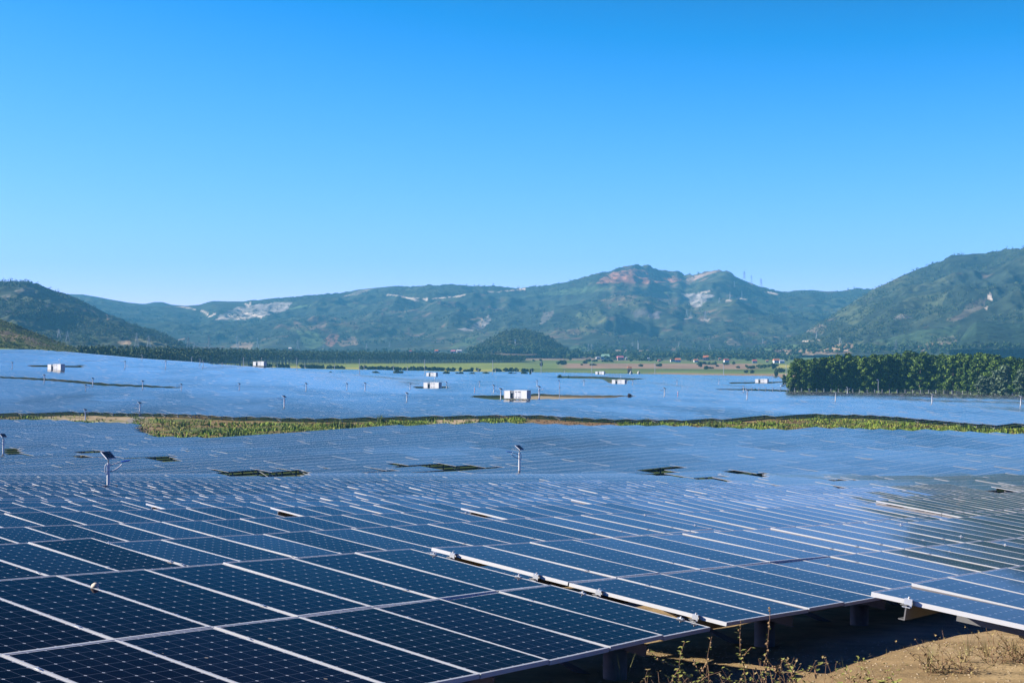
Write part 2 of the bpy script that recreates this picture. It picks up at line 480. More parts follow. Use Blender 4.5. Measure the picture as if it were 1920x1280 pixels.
for tb in tables:
    o, r, a, n, az = frame_of(tb); tb['fr'] = (o, r, a, n, az)
    c = o + r * (tb['n'] * PW / 2); tb['c'] = c; tb['d'] = c.length
    tb['corners'] = [o - a * PL, o + r * tb['n'] * PW - a * PL, o + r * tb['n'] * PW + a * PL, o + a * PL]

# which tables show, and how large
tables.sort(key=lambda t: t['d'])
cand = [t for t in tables if t['c'].y < 345]
bv = BVHTree.FromPolygons([tuple(p) for t in cand for p in t['corners']], [tuple(range(4 * i, 4 * i + 4)) for i in range(len(cand))])
for t in cand:
    o, r, a, n, az = t['fr']; vis = 0; tot = 0
    for i in (.03, .2, .4, .6, .8, .97):
        for j in (-.95, -.4, .3, .7, .97):
            p = o + r * (t['n'] * PW * i) + a * (PL * j) + n * .05; tot += 1
            if p.y < 1: continue
            u, v = proj(*p)
            if not (0 <= u <= 1920 and 0 <= v <= 1280): continue
            d = -p; L = d.length
            if bv.ray_cast(p, d / L, L)[0] is None: vis += 1
    q = [proj(*p) for p in t['corners']] if min(p.y for p in t['corners']) > 1 else None
    area = 1e6 if q is None else abs(sum(q[i][0] * q[(i + 1) % 4][1] - q[(i + 1) % 4][0] * q[i][1] for i in range(4))) / 2
    t['vis'] = vis; t['score'] = area * vis / tot
shown = sorted([t for t in cand if t['vis'] >= 2], key=lambda t: -t['score'])[:300]
for t in shown: t['thing'] = True
shown.sort(key=lambda t: t['d'])
print("TABLES", len(tables), "near", len(cand), "visible near", sum(1 for t in cand if t['vis'] > 0))

# ------------------------------------------------------------------ parts of a solar table
CONC = plain('weathered_concrete', (.36, .32, .26), .85, 0, .35, 7)
def panel_mesh():
    b = MB(); fw = .011
    x, y = W0 / 2, L0 / 2
    b.box((0, y - fw / 2, 0), (W0, fw, TH)); b.box((0, -y + fw / 2, 0), (W0, fw, TH))
    b.box((x - fw / 2, 0, 0), (fw, L0 - 2 * fw, TH)); b.box((-x + fw / 2, 0, 0), (fw, L0 - 2 * fw, TH))
    return b
def cell_mesh(name, one=None):
    x, y = W0 / 2 - .010, L0 / 2 - .010; z = TH / 2 - .003
    V = [(-x, -y, z), (x, -y, z), (x, y, z), (-x, y, z), (-x, -y, z - .005), (x, -y, z - .005), (x, y, z - .005), (-x, y, z - .005)]
    Fc = [(0, 1, 2, 3), (7, 6, 5, 4)]
    uv = [(0, 0), (1, 0), (1, 1), (0, 1)] * 2
    return mesh_obj(name, V, Fc, [GLASS, BACK], [0, 1], uv, link=False)
frame_me = panel_mesh().build('panel_frame_mesh', ALU, link=False).data
cells_me = cell_mesh('cell_sheet_mesh').data
def panel_single():
    b = panel_mesh(); n = len(b.v)
    x, y = W0 / 2 - .010, L0 / 2 - .010; z = TH / 2 - .003
    b.add([(-x, -y, z), (x, -y, z), (x, y, z), (-x, y, z)], [(0, 1, 2, 3)], 1)
    b.add([(-x, -y, z - .005), (x, -y, z - .005), (x, y, z - .005), (-x, y, z - .005)], [(3, 2, 1, 0)], 2)
    uv = []
    for f in b.f:
        for i in f:
            vx, vy, _ = b.v[i]; uv.append(((vx + x) / (2 * x), (vy + y) / (2 * y)))
    return mesh_obj('solar_panel_mesh', b.v, b.f, [ALU, GLASS, BACK], b.m, uv, link=False).data
panel1_me = panel_single()
RAIL_Y = (-1.62, -.42, .42, 1.62)
_rails = {}
def rail_mesh(n):
    if n not in _rails:
        L = n * PW + .14; b = MB(); x = n * PW / 2
        b.box((x, 0, 0), (L, .012, .13)); b.box((x, .028, .062), (L, .05, .008)); b.box((x, .028, -.062), (L, .05, .008))
        _rails[n] = b.build('rail_mesh', ALU_D, link=False).data
    return _rails[n]
def raf():
    b = MB(); b.box((0, -.05, 0), (.010, 3.3, .11)); b.box((.028, -.05, .052), (.05, 3.3, .008)); b.box((.028, -.05, -.052), (.05, 3.3, .008)); return b
rafter_me = raf().build('rafter_mesh', ALU_D, link=False).data
_b = MB(); _b.tube([(0, 0, -1.6), (0, 0, 0)], .12, 24); post_me = _b.build('post_mesh', CONC, smooth=False, link=False).data
for p in post_me.polygons: p.use_smooth = len(p.vertices) == 4
def clamp_b():
    b = MB(); b.box((0, 0, .024), (.045, .07, .008)); b.box((-.018, 0, -.01), (.008, .07, .07)); b.tube([(-.005, 0, .022), (-.005, 0, .045)], .011, 8); b.box((-.035, 0, -.042), (.05, .07, .007))
    return b
clamp_me = clamp_b().build('clamp_mesh', CLAMP, link=False).data
_b = MB(); _b.box((0, 0, .0220), (.030, .05, .004)); _b.tube([(0, 0, .023), (0, 0, .029)], .006, 6); mid_me = _b.build('mid_clamp_mesh', CLAMP, link=False).data

def child(name, me, parent, M):
    o = bpy.data.objects.new(name, me); C.objects.link(o); o.parent = parent; o.matrix_basis = M; return o
def table_root(t, label, group):
    o, r, a, n, az = t['fr']; c = t['c']
    base = Vector((c.x, c.y, g1(c.x, c.y)))
    root = empty('solar_table', base, R(90) - az, label, 'solar table', group)
    inv = Matrix.Translation(base) @ Matrix.Rotation(R(90) - az, 4, 'Z'); inv = inv.inverted()
    P = Matrix(((r.x, a.x, n.x, o.x), (r.y, a.y, n.y, o.y), (r.z, a.z, n.z, o.z), (0, 0, 0, 1)))
    return root, inv @ P, inv
def build_table(t, label, group, rich):
    root, P, inv = table_root(t, label, group)
    T = Matrix.Translation
    for i in range(t['n']):
        for j in (0, 1):
            jit = Matrix.Rotation(random.gauss(0, .0042), 4, 'X') @ Matrix.Rotation(random.gauss(0, .0045), 4, 'Y')
            M = P @ T(((i + .5) * PW, (j - .5) * PL, random.gauss(0, .0015))) @ jit
            if rich:
                p = child('solar_panel', frame_me, root, M); child('cell_sheet', cells_me, p, Matrix.Identity(4))
            else: child('solar_panel', panel1_me, root, M)
    for y in RAIL_Y: child('rail', rail_mesh(t['n']), root, P @ T((0, y, -.09)))
    o, r, a, n, az = t['fr']
    xs = [PW * q for q in ([2.2, 5.0, 7.8, 10.6, 13.2] if t['n'] == NC else [t['n'] * .15, t['n'] * .85])]
    if t['fixed'] and abs(t['fixed']['az'] - R(34.72)) < 1e-6: xs = [q - .9 * PW for q in xs]
    for x in xs:
        child('rafter', rafter_me, root, P @ T((x, 0, -.212)))
        for yy in (-1.35,):
            p = o + r * x + a * yy - n * .27
            M = inv @ T(p); M = T(M.to_translation()); child('post', post_me, root, M)
        b = MB(); p0 = inv @ (o + r * (x + .13) + a * 1.05 - n * .27); q = inv @ (o + r * (x + .13) - a * 1.30 - n * .30); q = q - Vector((0, 0, .42))
        b.tube([p0, q], .032, 4); b.build('brace', ALU_D, root)
    if rich:
        for y in RAIL_Y:
            child('end_clamp', clamp_me, root, P @ T((-.012, y, 0))); child('end_clamp', clamp_me, root, P @ T((t['n'] * PW - .008, y, 0)) @ Matrix.Rotation(math.pi, 4, 'Z'))
        if rich > 1:
            for i in range(1, t['n']):
                for y in RAIL_Y[1:3] if t['n'] > 12 else RAIL_Y: child('mid_clamp', mid_me, root, P @ T((i * PW, y, 0)))
    return root
# a far table: one mesh, panel tops, frame edges and posts
def far_table_geo(t, posts=True):
    o, r, a, n, az = t['fr']; X = r * (t['n'] * PW); Y = a * PL
    top = [o - Y, o + X - Y, o + X + Y, o + Y]; dn = n * -.045
    V = top + [p + dn for p in top]
    Fc = [(0, 1, 2, 3), (7, 6, 5, 4), (0, 4, 5, 1), (1, 5, 6, 2), (2, 6, 7, 3), (3, 7, 4, 0)]
    mi = [0, 2, 1, 1, 1, 1]
    uv = [(0, 0), (t['n'], 0), (t['n'], 2), (0, 2)] + [(0, 0)] * 20
    if posts:
        for fx in (.12, .5, .88):
            for yy in (-1.25,):
                p = o + X * fx + a * yy - n * .06; k = len(V); q = .08; b = p - Vector((0, 0, 1.7))
                V += [p + Vector((-q, -q, 0)), p + Vector((q, -q, 0)), p + Vector((q, q, 0)), p + Vector((-q, q, 0)), b + Vector((-q, -q, 0)), b + Vector((q, -q, 0)), b + Vector((q, q, 0)), b + Vector((-q, q, 0))]
                Fc += [(k, k + 4, k + 5, k + 1), (k + 1, k + 5, k + 6, k + 2), (k + 2, k + 6, k + 7, k + 3), (k + 3, k + 7, k + 4, k)]; mi += [3] * 4; uv += [(0, 0)] * 16
            p0 = o + X * fx - a * 1.2 - n * .12 - Vector((0, 0, .7)); p1 = o + X * fx + a * 1.1 - n * .1; k = len(V); q = r * .05; hz = n * .06
            V += [p0 - q, p0 + q, p1 + q, p1 - q, p0 - q - hz, p0 + q - hz, p1 + q - hz, p1 - q - hz]
            Fc += [(k, k + 1, k + 2, k + 3), (k + 7, k + 6, k + 5, k + 4), (k + 3, k + 7, k + 4, k), (k + 1, k + 5, k + 6, k + 2)]; mi += [1] * 4; uv += [(0, 0)] * 16
            p0 = o + X * fx - a * 1.1 - n * .12; p1 = o + X * fx + a * 1.1 - n * .12
            k = len(V); q = r * .03; hz = n * .1
            V += [p0 - q, p0 + q, p1 + q, p1 - q, p0 - q - hz, p0 + q - hz, p1 + q - hz, p1 - q - hz]
            Fc += [(k, k + 1, k + 5, k + 4), (k + 2, k + 3, k + 7, k + 6), (k + 3, k, k + 4, k + 7), (k + 1, k + 2, k + 6, k + 5), (k + 4, k + 5, k + 6, k + 7)]; mi += [1] * 5; uv += [(0, 0)] * 20
    return V, Fc, mi, uv

SPECIAL = {}
def cls(t):
    """label of a table after where it stands"""
    u, v = proj(*t['c']); return u, v
near_things = [t for t in shown if t['d'] < 34 or t['tier'] == 'A']
LBL_A = ['dark navy solar table filling the bottom left corner, white pebble on its frame',
         'solar table right of the dark slit, white end frame with bright clamps',
         'solar table at bottom right with C shaped rail and green wire under its end',
         'solar table directly behind the pebble table, right of the frame step',
         'dark solar table behind the pebble table, left of the frame step']
nA = 0
for t in tables:
    if t['tier'] == 'A':
        build_table(t, LBL_A[nA], 'solar tables of the near rows', 2); nA += 1; t['done'] = True
ORD = ['first', 'second', 'third', 'fourth', 'fifth', 'sixth', 'seventh', 'eighth', 'ninth', 'tenth', 'eleventh', 'twelfth', 'thirteenth', 'fourteenth', 'fifteenth', 'sixteenth', 'seventeenth', 'eighteenth', 'nineteenth', 'twentieth']
rest = [t for t in shown if not t.get('done')]
nB = 0
def rowk(t): return int(np.argmin([abs(t['a'] - q) for q in _row_a]))
byrow = {}
for t in rest:
    if t['d'] < 105: byrow.setdefault(rowk(t), []).append(t)
for q in byrow.values(): q.sort(key=lambda t: proj(*t['c'])[0])
HZ = ['at the left edge', 'left of the nearest lamp', 'between nearest lamp and tan clearing', 'left of the middle lamp', 'right of the middle lamp', 'towards the dark holes at right', 'at the right edge']
for t in rest:
    u, v = proj(*t['c']); k = rowk(t)
    if t['d'] < 105:
        lst = byrow[k]; i = lst.index(t)
        if len(lst) == 1: w_ = 'alone'
        if len(lst) == 1: lab = f'only blue solar table showing in the {ORD[k]} row from the camera'
        else:
            pos = 'leftmost' if i == 0 else ('rightmost' if i == len(lst) - 1 else ORD[i] + ' from the left')
            lab = f'blue solar table, {pos} in the {ORD[k]} row from the camera'
        build_table(t, lab, 'solar tables of the near rows', 1 if t['d'] < 30 else 0)
        nB += 1
    else:
        zone = 'level with the nearest lamp' if t['d'] < 130 else 'between the near lamps' if t['d'] < 165 else 'level with the middle lamp' if t['d'] < 195 else 'behind the middle lamp' if t['d'] < 230 else 'near the grass strip'
        hz = ['left edge', 'far left', 'left', 'left of centre', 'just left of centre', 'just right of centre', 'right of centre', 'right', 'far right', 'right edge'][max(0, min(9, int(u / 192)))]
        lab = 'small blue solar table in packed rows ' + zone + ', ' + hz
        V, Fc, mi, uv = far_table_geo(t); c = t['c']; base = Vector((c.x, c.y, g1(c.x, c.y)))
        o = mesh_obj('solar_table', [p - base for p in V], Fc, [GLASS_W, ALU_S, BACK, CONC], mi, uv); o.location = base
        tag(o, lab, 'solar table', 'solar tables of the near field')
    t['done'] = True
V, Fc, mi, uv = [], [], [], []  # remaining tables, including the unseen ones added near the camera for shade
for t in tables:
    if t.get('done'): continue
    if t['c'].y < 60 and (t['vis'] == 0 if 'vis' in t else True):
        pass
    v_, f_, m_, u_ = far_table_geo(t, t['d'] < 520 or rng.random() < .0)
    k = len(V); V += v_; Fc += [tuple(i + k for i in f) for f in f_]; mi += m_; uv += u_
o = mesh_obj('solar_tables', V, Fc, [GLASS_W, ALU_S, BACK, CONC], mi, uv)
tag(o, 'countless far rows of blue solar tables covering the plain beyond the grass strip', 'solar tables', kind='stuff')
print("A/B tables", nA, nB, "stuff", sum(1 for t in tables if not t.get('done')))

# ------------------------------------------------------------------ ground
def vcol_mat(name, fine=1.0, rough=.95, bump=.0, amt=.35, coarse=None):
    m, t, b = new_mat(name)
    at = N(t, 'Attribute', attribute_name='col'); pos = N(t, 'NewGeometry').outputs['Position']
    f = noise(t, fine, 5, .65, pos)
    v = N(t, 'MapRange'); t.links.new(f, v.inputs[0]); v.inputs[1].default_value = .3; v.inputs[2].default_value = .7; v.inputs[3].default_value = 1 - amt; v.inputs[4].default_value = 1 + amt
    mx = N(t, 'VectorMath', operation='SCALE'); t.links.new(at.outputs['Color'], mx.inputs[0]); t.links.new(v.outputs[0], mx.inputs['Scale'])
    t.links.new(mx.outputs[0], b.inputs['Base Color']); b.inputs['Roughness'].default_value = rough; b.inputs['Specular IOR Level'].default_value = .15
    if bump:
        bp = N(t, 'Bump'); bp.inputs['Strength'].default_value = bump; bp.inputs['Distance'].default_value = .03
        t.links.new(noise(t, fine * 6, 6, .7, pos), bp.inputs['Height']); t.links.new(bp.outputs[0], b.inputs['Normal'])
    return m
def lerp(a, b, t): return a + (np.asarray(b) - a) * t[..., None]
def ground_color(x, y):
    u = 960 + F * x / np.maximum(y, 3)
    n1 = fbm(x / 3.1, y / 3.1, 5, 11); n2 = fbm(x / 14, y / 20, 4, 21); n3 = fbm(x / .7, y / .7, 3, 31)
    c = np.zeros(x.shape + (3,)) + np.array((.36, .25, .125))
    c = lerp(c, (.22, .175, .075), sstep(n1 + n2 * .5, .0, .5))
    c = lerp(c, (.46, .34, .19), sstep(-n1 + n3 * .5, .15, .6) * .7)
    c = lerp(c, (.075, .085, .025), sstep(n1 * .6 + n3 * .7, .28, .6) * sstep(y, 12, 40))
    c = lerp(c, (.045, .075, .016), sstep(y, 30, 60) * sstep(n2 + .4 * n1, -.9, -.3))
    # strip between the two fields
    dn, df = np.interp(u, _ug, D_near), np.interp(u, _ug, D_far); de = np.interp(u, _ug, D_end)
    band = sstep(y, dn - 14, dn - 4) * (1 - sstep(y, df - 1, df + 3))
    bc = lerp(np.zeros(x.shape + (3,)) + np.array((.26, .175, .07)), (.11, .15, .03), sstep(n2 + .4 * n1, -.25, .3))
    sand = (1 - sstep(u, 250, 300)) * sstep(u, 60, 110) * sstep(y, dn + 8, dn + 20)
    bc = lerp(bc, (.46, .35, .22), sand * sstep(n1, -.5, .2))
    sand2 = sstep(u, 790, 830) * (1 - sstep(u, 880, 920)) * sstep(y, dn + 16, dn + 24); bc = lerp(bc, (.50, .38, .24), sand2 * .9)
    sand3 = sstep(u, 980, 1010) * (1 - sstep(u, 1130, 1180)) ; bc = lerp(bc, (.29, .17, .085), sand3 * .8)
    rd = np.abs(u - (225 + (y - 330) * .5)) ; road = (1 - sstep(rd, 10, 16)) * sstep(y, dn + 4, dn + 10) * (u < 300)
    bc = lerp(bc, (.27, .25, .22), road)
    c = lerp(c, bc, band)
    # pads and clearings far out
    v = 655 + F * (tmid(x, y, False) + .9) / np.maximum(y, 3)
    pad = ((y > 440) & (y < 640) & (u > 980) & (u < 1190)); c[pad] = c[pad] * .2 + np.array((.46, .36, .22)) * .8
    g = ((y > 800) & (y < 1080) & (u > 1040) & (u < 1230)); c[g] = np.array((.12, .15, .04)); 
    g2 = g & (u > 1120); c[g2] = np.array((.34, .25, .15))
    # fields beyond the farm
    out = sstep(y, de + 4, de + 12) * (y > 380)
    wob = 22 * fbm(x / 180, y / 90, 3, 41)
    yy = y + wob
    fc = np.zeros(x.shape + (3,)) + np.array((.17, .23, .055))
    fc = lerp(fc, (.40, .27, .15), sstep(yy, 1480, 1490) * (1 - sstep(yy, 1600, 1625)) * sstep(u, 1180, 1260))
    fc = lerp(fc, (.10, .15, .035), sstep(yy, 1650, 1700) * (1 - sstep(yy, 1720, 1760)))
    brown = sstep(yy, 1740, 1765) * (1 - sstep(yy, 2020, 2050)) * sstep(u, 1040 + .0 * u, 1070) * (1 - sstep(u, 1400, 1440))
    fc = lerp(fc, (.34, .225, .14), brown)
    fc = lerp(fc, (.15, .20, .055), sstep(yy, 2060, 2080))
    pat = np.floor(x / 210 + .3 * np.sin(y / 300)) * 7.3 + np.floor(y / 330) * 3.1
    pr = np.mod(np.sin(pat * 12.9898) * 43758.5453, 1.0)
    far = sstep(yy, 2250, 2300)
    fc = lerp(fc, (.27, .20, .13), far * (pr > .68)); fc = lerp(fc, (.13, .20, .06), far * (pr < .3)); fc = lerp(fc, (.055, .085, .035), far * ((pr > .3) & (pr < .52)))
    left = 1 - sstep(u, 960, 1000)
    fc = lerp(fc, (.24, .29, .05), left * (1 - sstep(y, 2050, 2120)))
    fc = lerp(fc, (.40, .36, .09), left * sstep(yy, 1560, 1580) * (1 - sstep(yy, 1640, 1670)))
    fc = lerp(fc, (.42, .38, .09), sstep(u, 1430, 1460) * sstep(yy, 1800, 1830) * (1 - sstep(yy, 1930, 1960)))
    fc = lerp(fc, (.055, .08, .03), left * sstep(y, 2050, 2120))
    fc *= (1 + .30 * fbm(x / 25, y / 60, 4, 51))[..., None]
    c = lerp(c, fc, out)
    return np.clip(c, .01, .9)
gy = np.concatenate([np.linspace(-75, -9, 30), np.linspace(-8, 6, 26), np.exp(np.linspace(math.log(6.3), math.log(30), 170)), np.exp(np.linspace(math.log(30.4), math.log(1500), 330)), np.exp(np.linspace(math.log(1512), math.log(6300), 120))])
gt = np.linspace(-1, 1, 420)
GX = gt[None, :] * (.60 * (np.abs(gy[:, None]) + 16)); GY = np.repeat(gy[:, None], len(gt), 1)
GZ = gz(GX, GY)
def grid_faces(nr, nc):
    i = np.arange(nr - 1)[:, None] * nc + np.arange(nc - 1)[None, :]
    return np.stack([i, i + 1, i + nc + 1, i + nc], -1).reshape(-1, 4)
GC = ground_color(GX, GY)
col = np.concatenate([GC.reshape(-1, 3), np.ones((GC.size // 3, 1))], 1)
GROUND = vcol_mat('dry_earth', 2.2, .95, .55, .30)
gobj = mesh_obj('ground', np.stack([GX, GY, GZ], -1).reshape(-1, 3), grid_faces(len(gy), len(gt)), [GROUND], attr={'col': col}, smooth=True)
tag(gobj, 'dry ochre earth and green fields under and beyond the solar farm', kind='structure')

# ------------------------------------------------------------------ hills
HILLM = vcol_mat('forested_slope', .035, .95, 0, .55)
def poly_mask(U, V, poly, soft=0):
    c = np.zeros(U.shape, bool); n = len(poly)
    for i in range(n):
        x1, y1 = poly[i]; x2, y2 = poly[(i + 1) % n]
        if y1 == y2: continue
        c ^= ((y1 > V) != (y2 > V)) & (U < (x2 - x1) * (V - y1) / (y2 - y1) + x1)
    return c
def line_dist(U, V, pts):
    d = np.full(U.shape, 1e9)
    for (x1, y1), (x2, y2) in zip(pts[:-1], pts[1:]):
        L2 = (x2 - x1) ** 2 + (y2 - y1) ** 2
        t = np.clip(((U - x1) * (x2 - x1) + (V - y1) * (y2 - y1)) / max(L2, 1e-6), 0, 1)
        d = np.minimum(d, np.hypot(U - x1 - t * (x2 - x1), V - y1 - t * (y2 - y1)))
    return d
hill_objs = []
def hill(label, sky, foot, D0, D1, u0, u1, nu, nt_, base, amp=.14, wl=300, tree=(22, 5), seed=1, patches=(), roads=(), pw=.9, back=.35, dark=(.032, .046, .028), lite=(.085, .098, .048), earth=(.22, .15, .105)):
    us = np.linspace(u0, u1, nu); ts = np.concatenate([np.linspace(0, 1, nt_), 1 + np.linspace(.03, back, 24)])
    sk = np.array(sky, float); vs = np.interp(us, sk[:, 0], sk[:, 1])
    # soften the traced corners a little
    k = np.array([1, 2, 1]) / 4.0
    vs = np.convolve(np.pad(vs, 1, 'edge'), k, 'valid')
    vf = np.interp(us, *np.array(foot, float).T) if hasattr(foot, '__len__') else np.full(nu, foot)
    T_, U_ = np.meshgrid(ts, us, indexing='ij')
    d0 = np.interp(us, *np.array(D0, float).T) if hasattr(D0, '__len__') else np.full(nu, D0)
    d1 = np.interp(us, *np.array(D1, float).T) if hasattr(D1, '__len__') else np.full(nu, D1)
    D = d0 + (d1 - d0) * T_
    # let the ridge wander in depth
    D = D + (d1 - d0) * .10 * T_ * vnoise(us / 140, us * 0, seed + 7)[None, :]
    X = (U_ - 960) / F * D; Y = D
    e0 = (655 - vf) / F; e1 = (655 - vs) / F
    # sides of isolated hills sink under the plain
    tt = np.clip(T_, 0, 1)
    Sf = tt ** pw
    rg = ridged(X / wl, Y / wl, 5, seed) - .62
    rg2 = fbm(X / (wl * .33), Y / (wl * .33), 4, seed + 3)
    env = np.clip(4 * tt * (1 - tt), 0, 1)
    sh = Sf + amp * env * (rg * 1.6 + .35 * rg2)
    sh = np.clip(sh, -.1, 1.2)
    e = e0[None, :] + (e1 - e0)[None, :] * sh
    cap = e1[None, :] - .10 * (e1 - e0)[None, :] * (1 - tt)
    e = np.where(T_ < 1, np.minimum(e, np.maximum(cap, e0[None, :])), e)
    Z = e * D
    zr = (e1 * D[nt_ - 1])
    bk = T_ > 1
    Z = np.where(bk, zr[None, :] - (zr[None, :] + 40) * ((T_ - 1) / back) ** 1.3, Z)
    tw, ta = tree
    tn = fbm(X / tw, Y / tw, 3, seed + 11)
    forest = sstep(fbm(X / (wl * .8), Y / (wl * .8), 4, seed + 20), -.35, .1)
    Z = Z + ta * (tn * .9) * forest * sstep(tt, .0, .1)
    # colour of what grows or lies bare there
    UU = U_; VV = 655 - Z / Y * F
    c = np.zeros(X.shape + (3,)) + np.array(dark)
    n1 = fbm(X / 120, Y / 120, 5, seed + 30); n2 = fbm(X / (wl * 1.1), Y / (wl * 1.1), 4, seed + 33); n3 = fbm(X / 32, Y / 32, 4, seed + 36)
    c = lerp(c, lite, sstep(n1 + .8 * n2 + .5 * n3, -.1, .75))
    c = lerp(c, tuple(q * .55 for q in dark), sstep(n3 - n1 * .4, .15, .55))
    c = lerp(c, earth, sstep(n2 * .9 + n3 * .9 - .2 * n1, .30, .75) * .65)
    wob = 3.2 * fbm(UU / 16, VV / 9, 4, seed + 50)
    for poly, pc, am in patches:
        m = poly_mask(UU + wob, VV + wob * .7, poly).astype(float) * am * np.clip(1.0 + .8 * n3, .3, 1) * (T_ <= 1.02)
        c = lerp(c, pc, m)
    for pts, wd, pc in roads:
        d = line_dist(UU, VV + .5 * wob, pts); m = (1 - sstep(d, wd * .5, wd)) * (T_ <= 1.02) * sstep(n3, -.5, -.2); c = lerp(c, pc, m)
    col = np.concatenate([np.clip(c, .008, .9).reshape(-1, 3), np.ones((c.size // 3, 1))], 1)
    o = mesh_obj('hills', np.stack([X, Y, Z], -1).reshape(-1, 3), grid_faces(len(ts), nu), [HILLM], attr={'col': col}, smooth=True)
    tag(o, label, kind='structure'); hill_objs.append(o); return o
TAN, RED, GREY, PALE, LGREEN, DGREEN = (.42, .30, .20), (.42, .20, .13), (.34, .31, .29), (.70, .58, .45), (.12, .19, .075), (.022, .045, .022)
skyC = [(-300, 560), (120, 556), (200, 562), (280, 574), (340, 574), (375, 571), (390, 566), (400, 564), (430, 565), (455, 565), (500, 561), (540, 558), (600, 551), (650, 548), (670, 543), (700, 540), (720, 538), (740, 536), (770, 537), (800, 535), (850, 534), (900, 535), (940, 537), (975, 540), (985, 540), (1000, 537), (1030, 535), (1060, 528), (1085, 524), (1105, 516), (1120, 512), (1145, 509), (1150, 504), (1160, 502), (1175, 500), (1190, 496), (1205, 497), (1218, 496), (1225, 502), (1240, 506), (1255, 509), (1270, 509), (1285, 517), (1300, 515), (1315, 510), (1335, 507), (1355, 506), (1370, 511), (1385, 520), (1400, 528), (1420, 535), (1440, 541), (1460, 545), (1475, 547), (1490, 545), (1520, 544), (1550, 546), (1580, 545), (1600, 542), (1640, 541), (1760, 535), (2300, 530)]
patC = [
 ([(1118, 530), (1130, 519), (1150, 511), (1190, 504), (1215, 508), (1240, 518), (1284, 522), (1262, 529), (1200, 530), (1140, 530)], RED, .95),
 ([(1280, 526), (1300, 517), (1335, 508), (1352, 508), (1322, 518), (1300, 526)], (.36, .25, .19), .9),
 ([(1280, 553), (1300, 550), (1342, 553), (1325, 563), (1312, 575), (1299, 576), (1290, 565)], GREY, .95),
 ([(402, 600), (420, 585), (450, 576), (480, 571), (520, 566), (547, 566), (540, 580), (510, 590), (480, 594), (450, 600)], GREY, .9),
 ([(858, 617), (880, 612), (905, 600), (919, 588), (919, 602), (900, 620), (875, 622)], GREY, .9),
 ([(640, 556), (670, 545), (700, 541), (690, 546), (665, 553)], (.30, .27, .22), .8),
 ([(630, 640), (665, 632), (672, 645), (640, 650)], TAN, .7), ([(600, 640), (625, 625), (640, 628), (620, 650)], RED, .6),
 ([(556, 618), (590, 622), (612, 640), (590, 655), (570, 650)], LGREEN, .7), ([(700, 575), (600, 570), (540, 582), (560, 574), (640, 570)], LGREEN, .8),
 ([(470, 655), (475, 642), (445, 642), (430, 650)], TAN, .7), ([(1060, 655), (1078, 645), (1095, 646), (1108, 655), (1090, 660)], LGREEN, .6),
 ([(1115, 660), (1180, 655), (1230, 657), (1180, 663)], TAN, .8), ([(1250, 652), (1275, 648), (1290, 655), (1260, 657)], TAN, .7),
 ([(1355, 640), (1370, 634), (1395, 648), (1370, 648)], (.33, .27, .2), .7), ([(1215, 588), (1240, 584), (1236, 598), (1218, 596)], (.26, .22, .24), .8),
 ([(1185, 584), (1210, 576), (1225, 585), (1190, 596)], (.22, .19, .19), .6), ([(1020, 586), (1040, 582), (1030, 600), (1008, 614)], (.26, .22, .2), .5),
 ([(1080, 590), (1120, 575), (1140, 600), (1100, 625), (1085, 620)], (.10, .12, .05), .7), ([(1390, 656), (1500, 648), (1520, 652), (1400, 664)], LGREEN, .7),
 ([(960, 560), (1100, 535), (1250, 540), (1270, 550), (1150, 545)], LGREEN, .35), ([(860, 640), (900, 625), (890, 645), (840, 655)], LGREEN, .6)]
rdC = [([(333, 574), (350, 577), (366, 580)], 1.6, PALE), ([(377, 582), (388, 588), (392, 593), (404, 588)], 2.2, PALE), ([(408, 598), (430, 594), (462, 598)], 2.8, PALE), ([(448, 580), (455, 586), (475, 590), (490, 594)], 2.6, PALE), ([(460, 570), (466, 574), (470, 568)], 2, PALE),
       ([(727, 552), (750, 555), (770, 560)], 1.6, PALE), ([(768, 559), (778, 561), (800, 561)], 2.2, PALE), ([(812, 560), (850, 556), (880, 552)], 1.2, PALE), ([(915, 547), (945, 546), (985, 543)], 1.6, PALE),
       ([(1312, 550), (1335, 543)], 1.6, PALE), ([(1395, 521), (1402, 527), (1410, 532)], 3.2, PALE), ([(1434, 548), (1448, 549), (1458, 551)], 2.4, PALE), ([(1284, 598), (1296, 594)], 2.4, PALE), ([(1315, 601), (1330, 599)], 2.4, PALE), ([(1382, 558), (1400, 561)], 2.4, PALE), ([(1362, 564), (1372, 564)], 2.4, PALE), ([(875, 600), (905, 596), (900, 612)], 1.4, TAN), ([(320, 642), (345, 635)], 1.6, TAN), ([(970, 543), (985, 541)], 1.5, PALE)]
hill('long forested mountain range with bare red summit across the background', skyC, 661, [(-300, 3700), (600, 3600), (1200, 3300), (1700, 3500), (2300, 3500)], 5600, -300, 2300, 880, 250, None, .30, 430, (26, 8), 61, patC, rdC, .85, .15)
hill('distant blue ridge behind the left hill', [(-300, 548), (125, 551), (155, 552), (180, 556), (205, 561), (240, 567), (270, 570), (290, 566), (305, 566), (320, 571), (345, 573), (420, 578), (520, 590)], 640, 5500, 6200, -300, 520, 220, 50, None, .15, 500, (40, 8), 71, (), (), .9, .15)
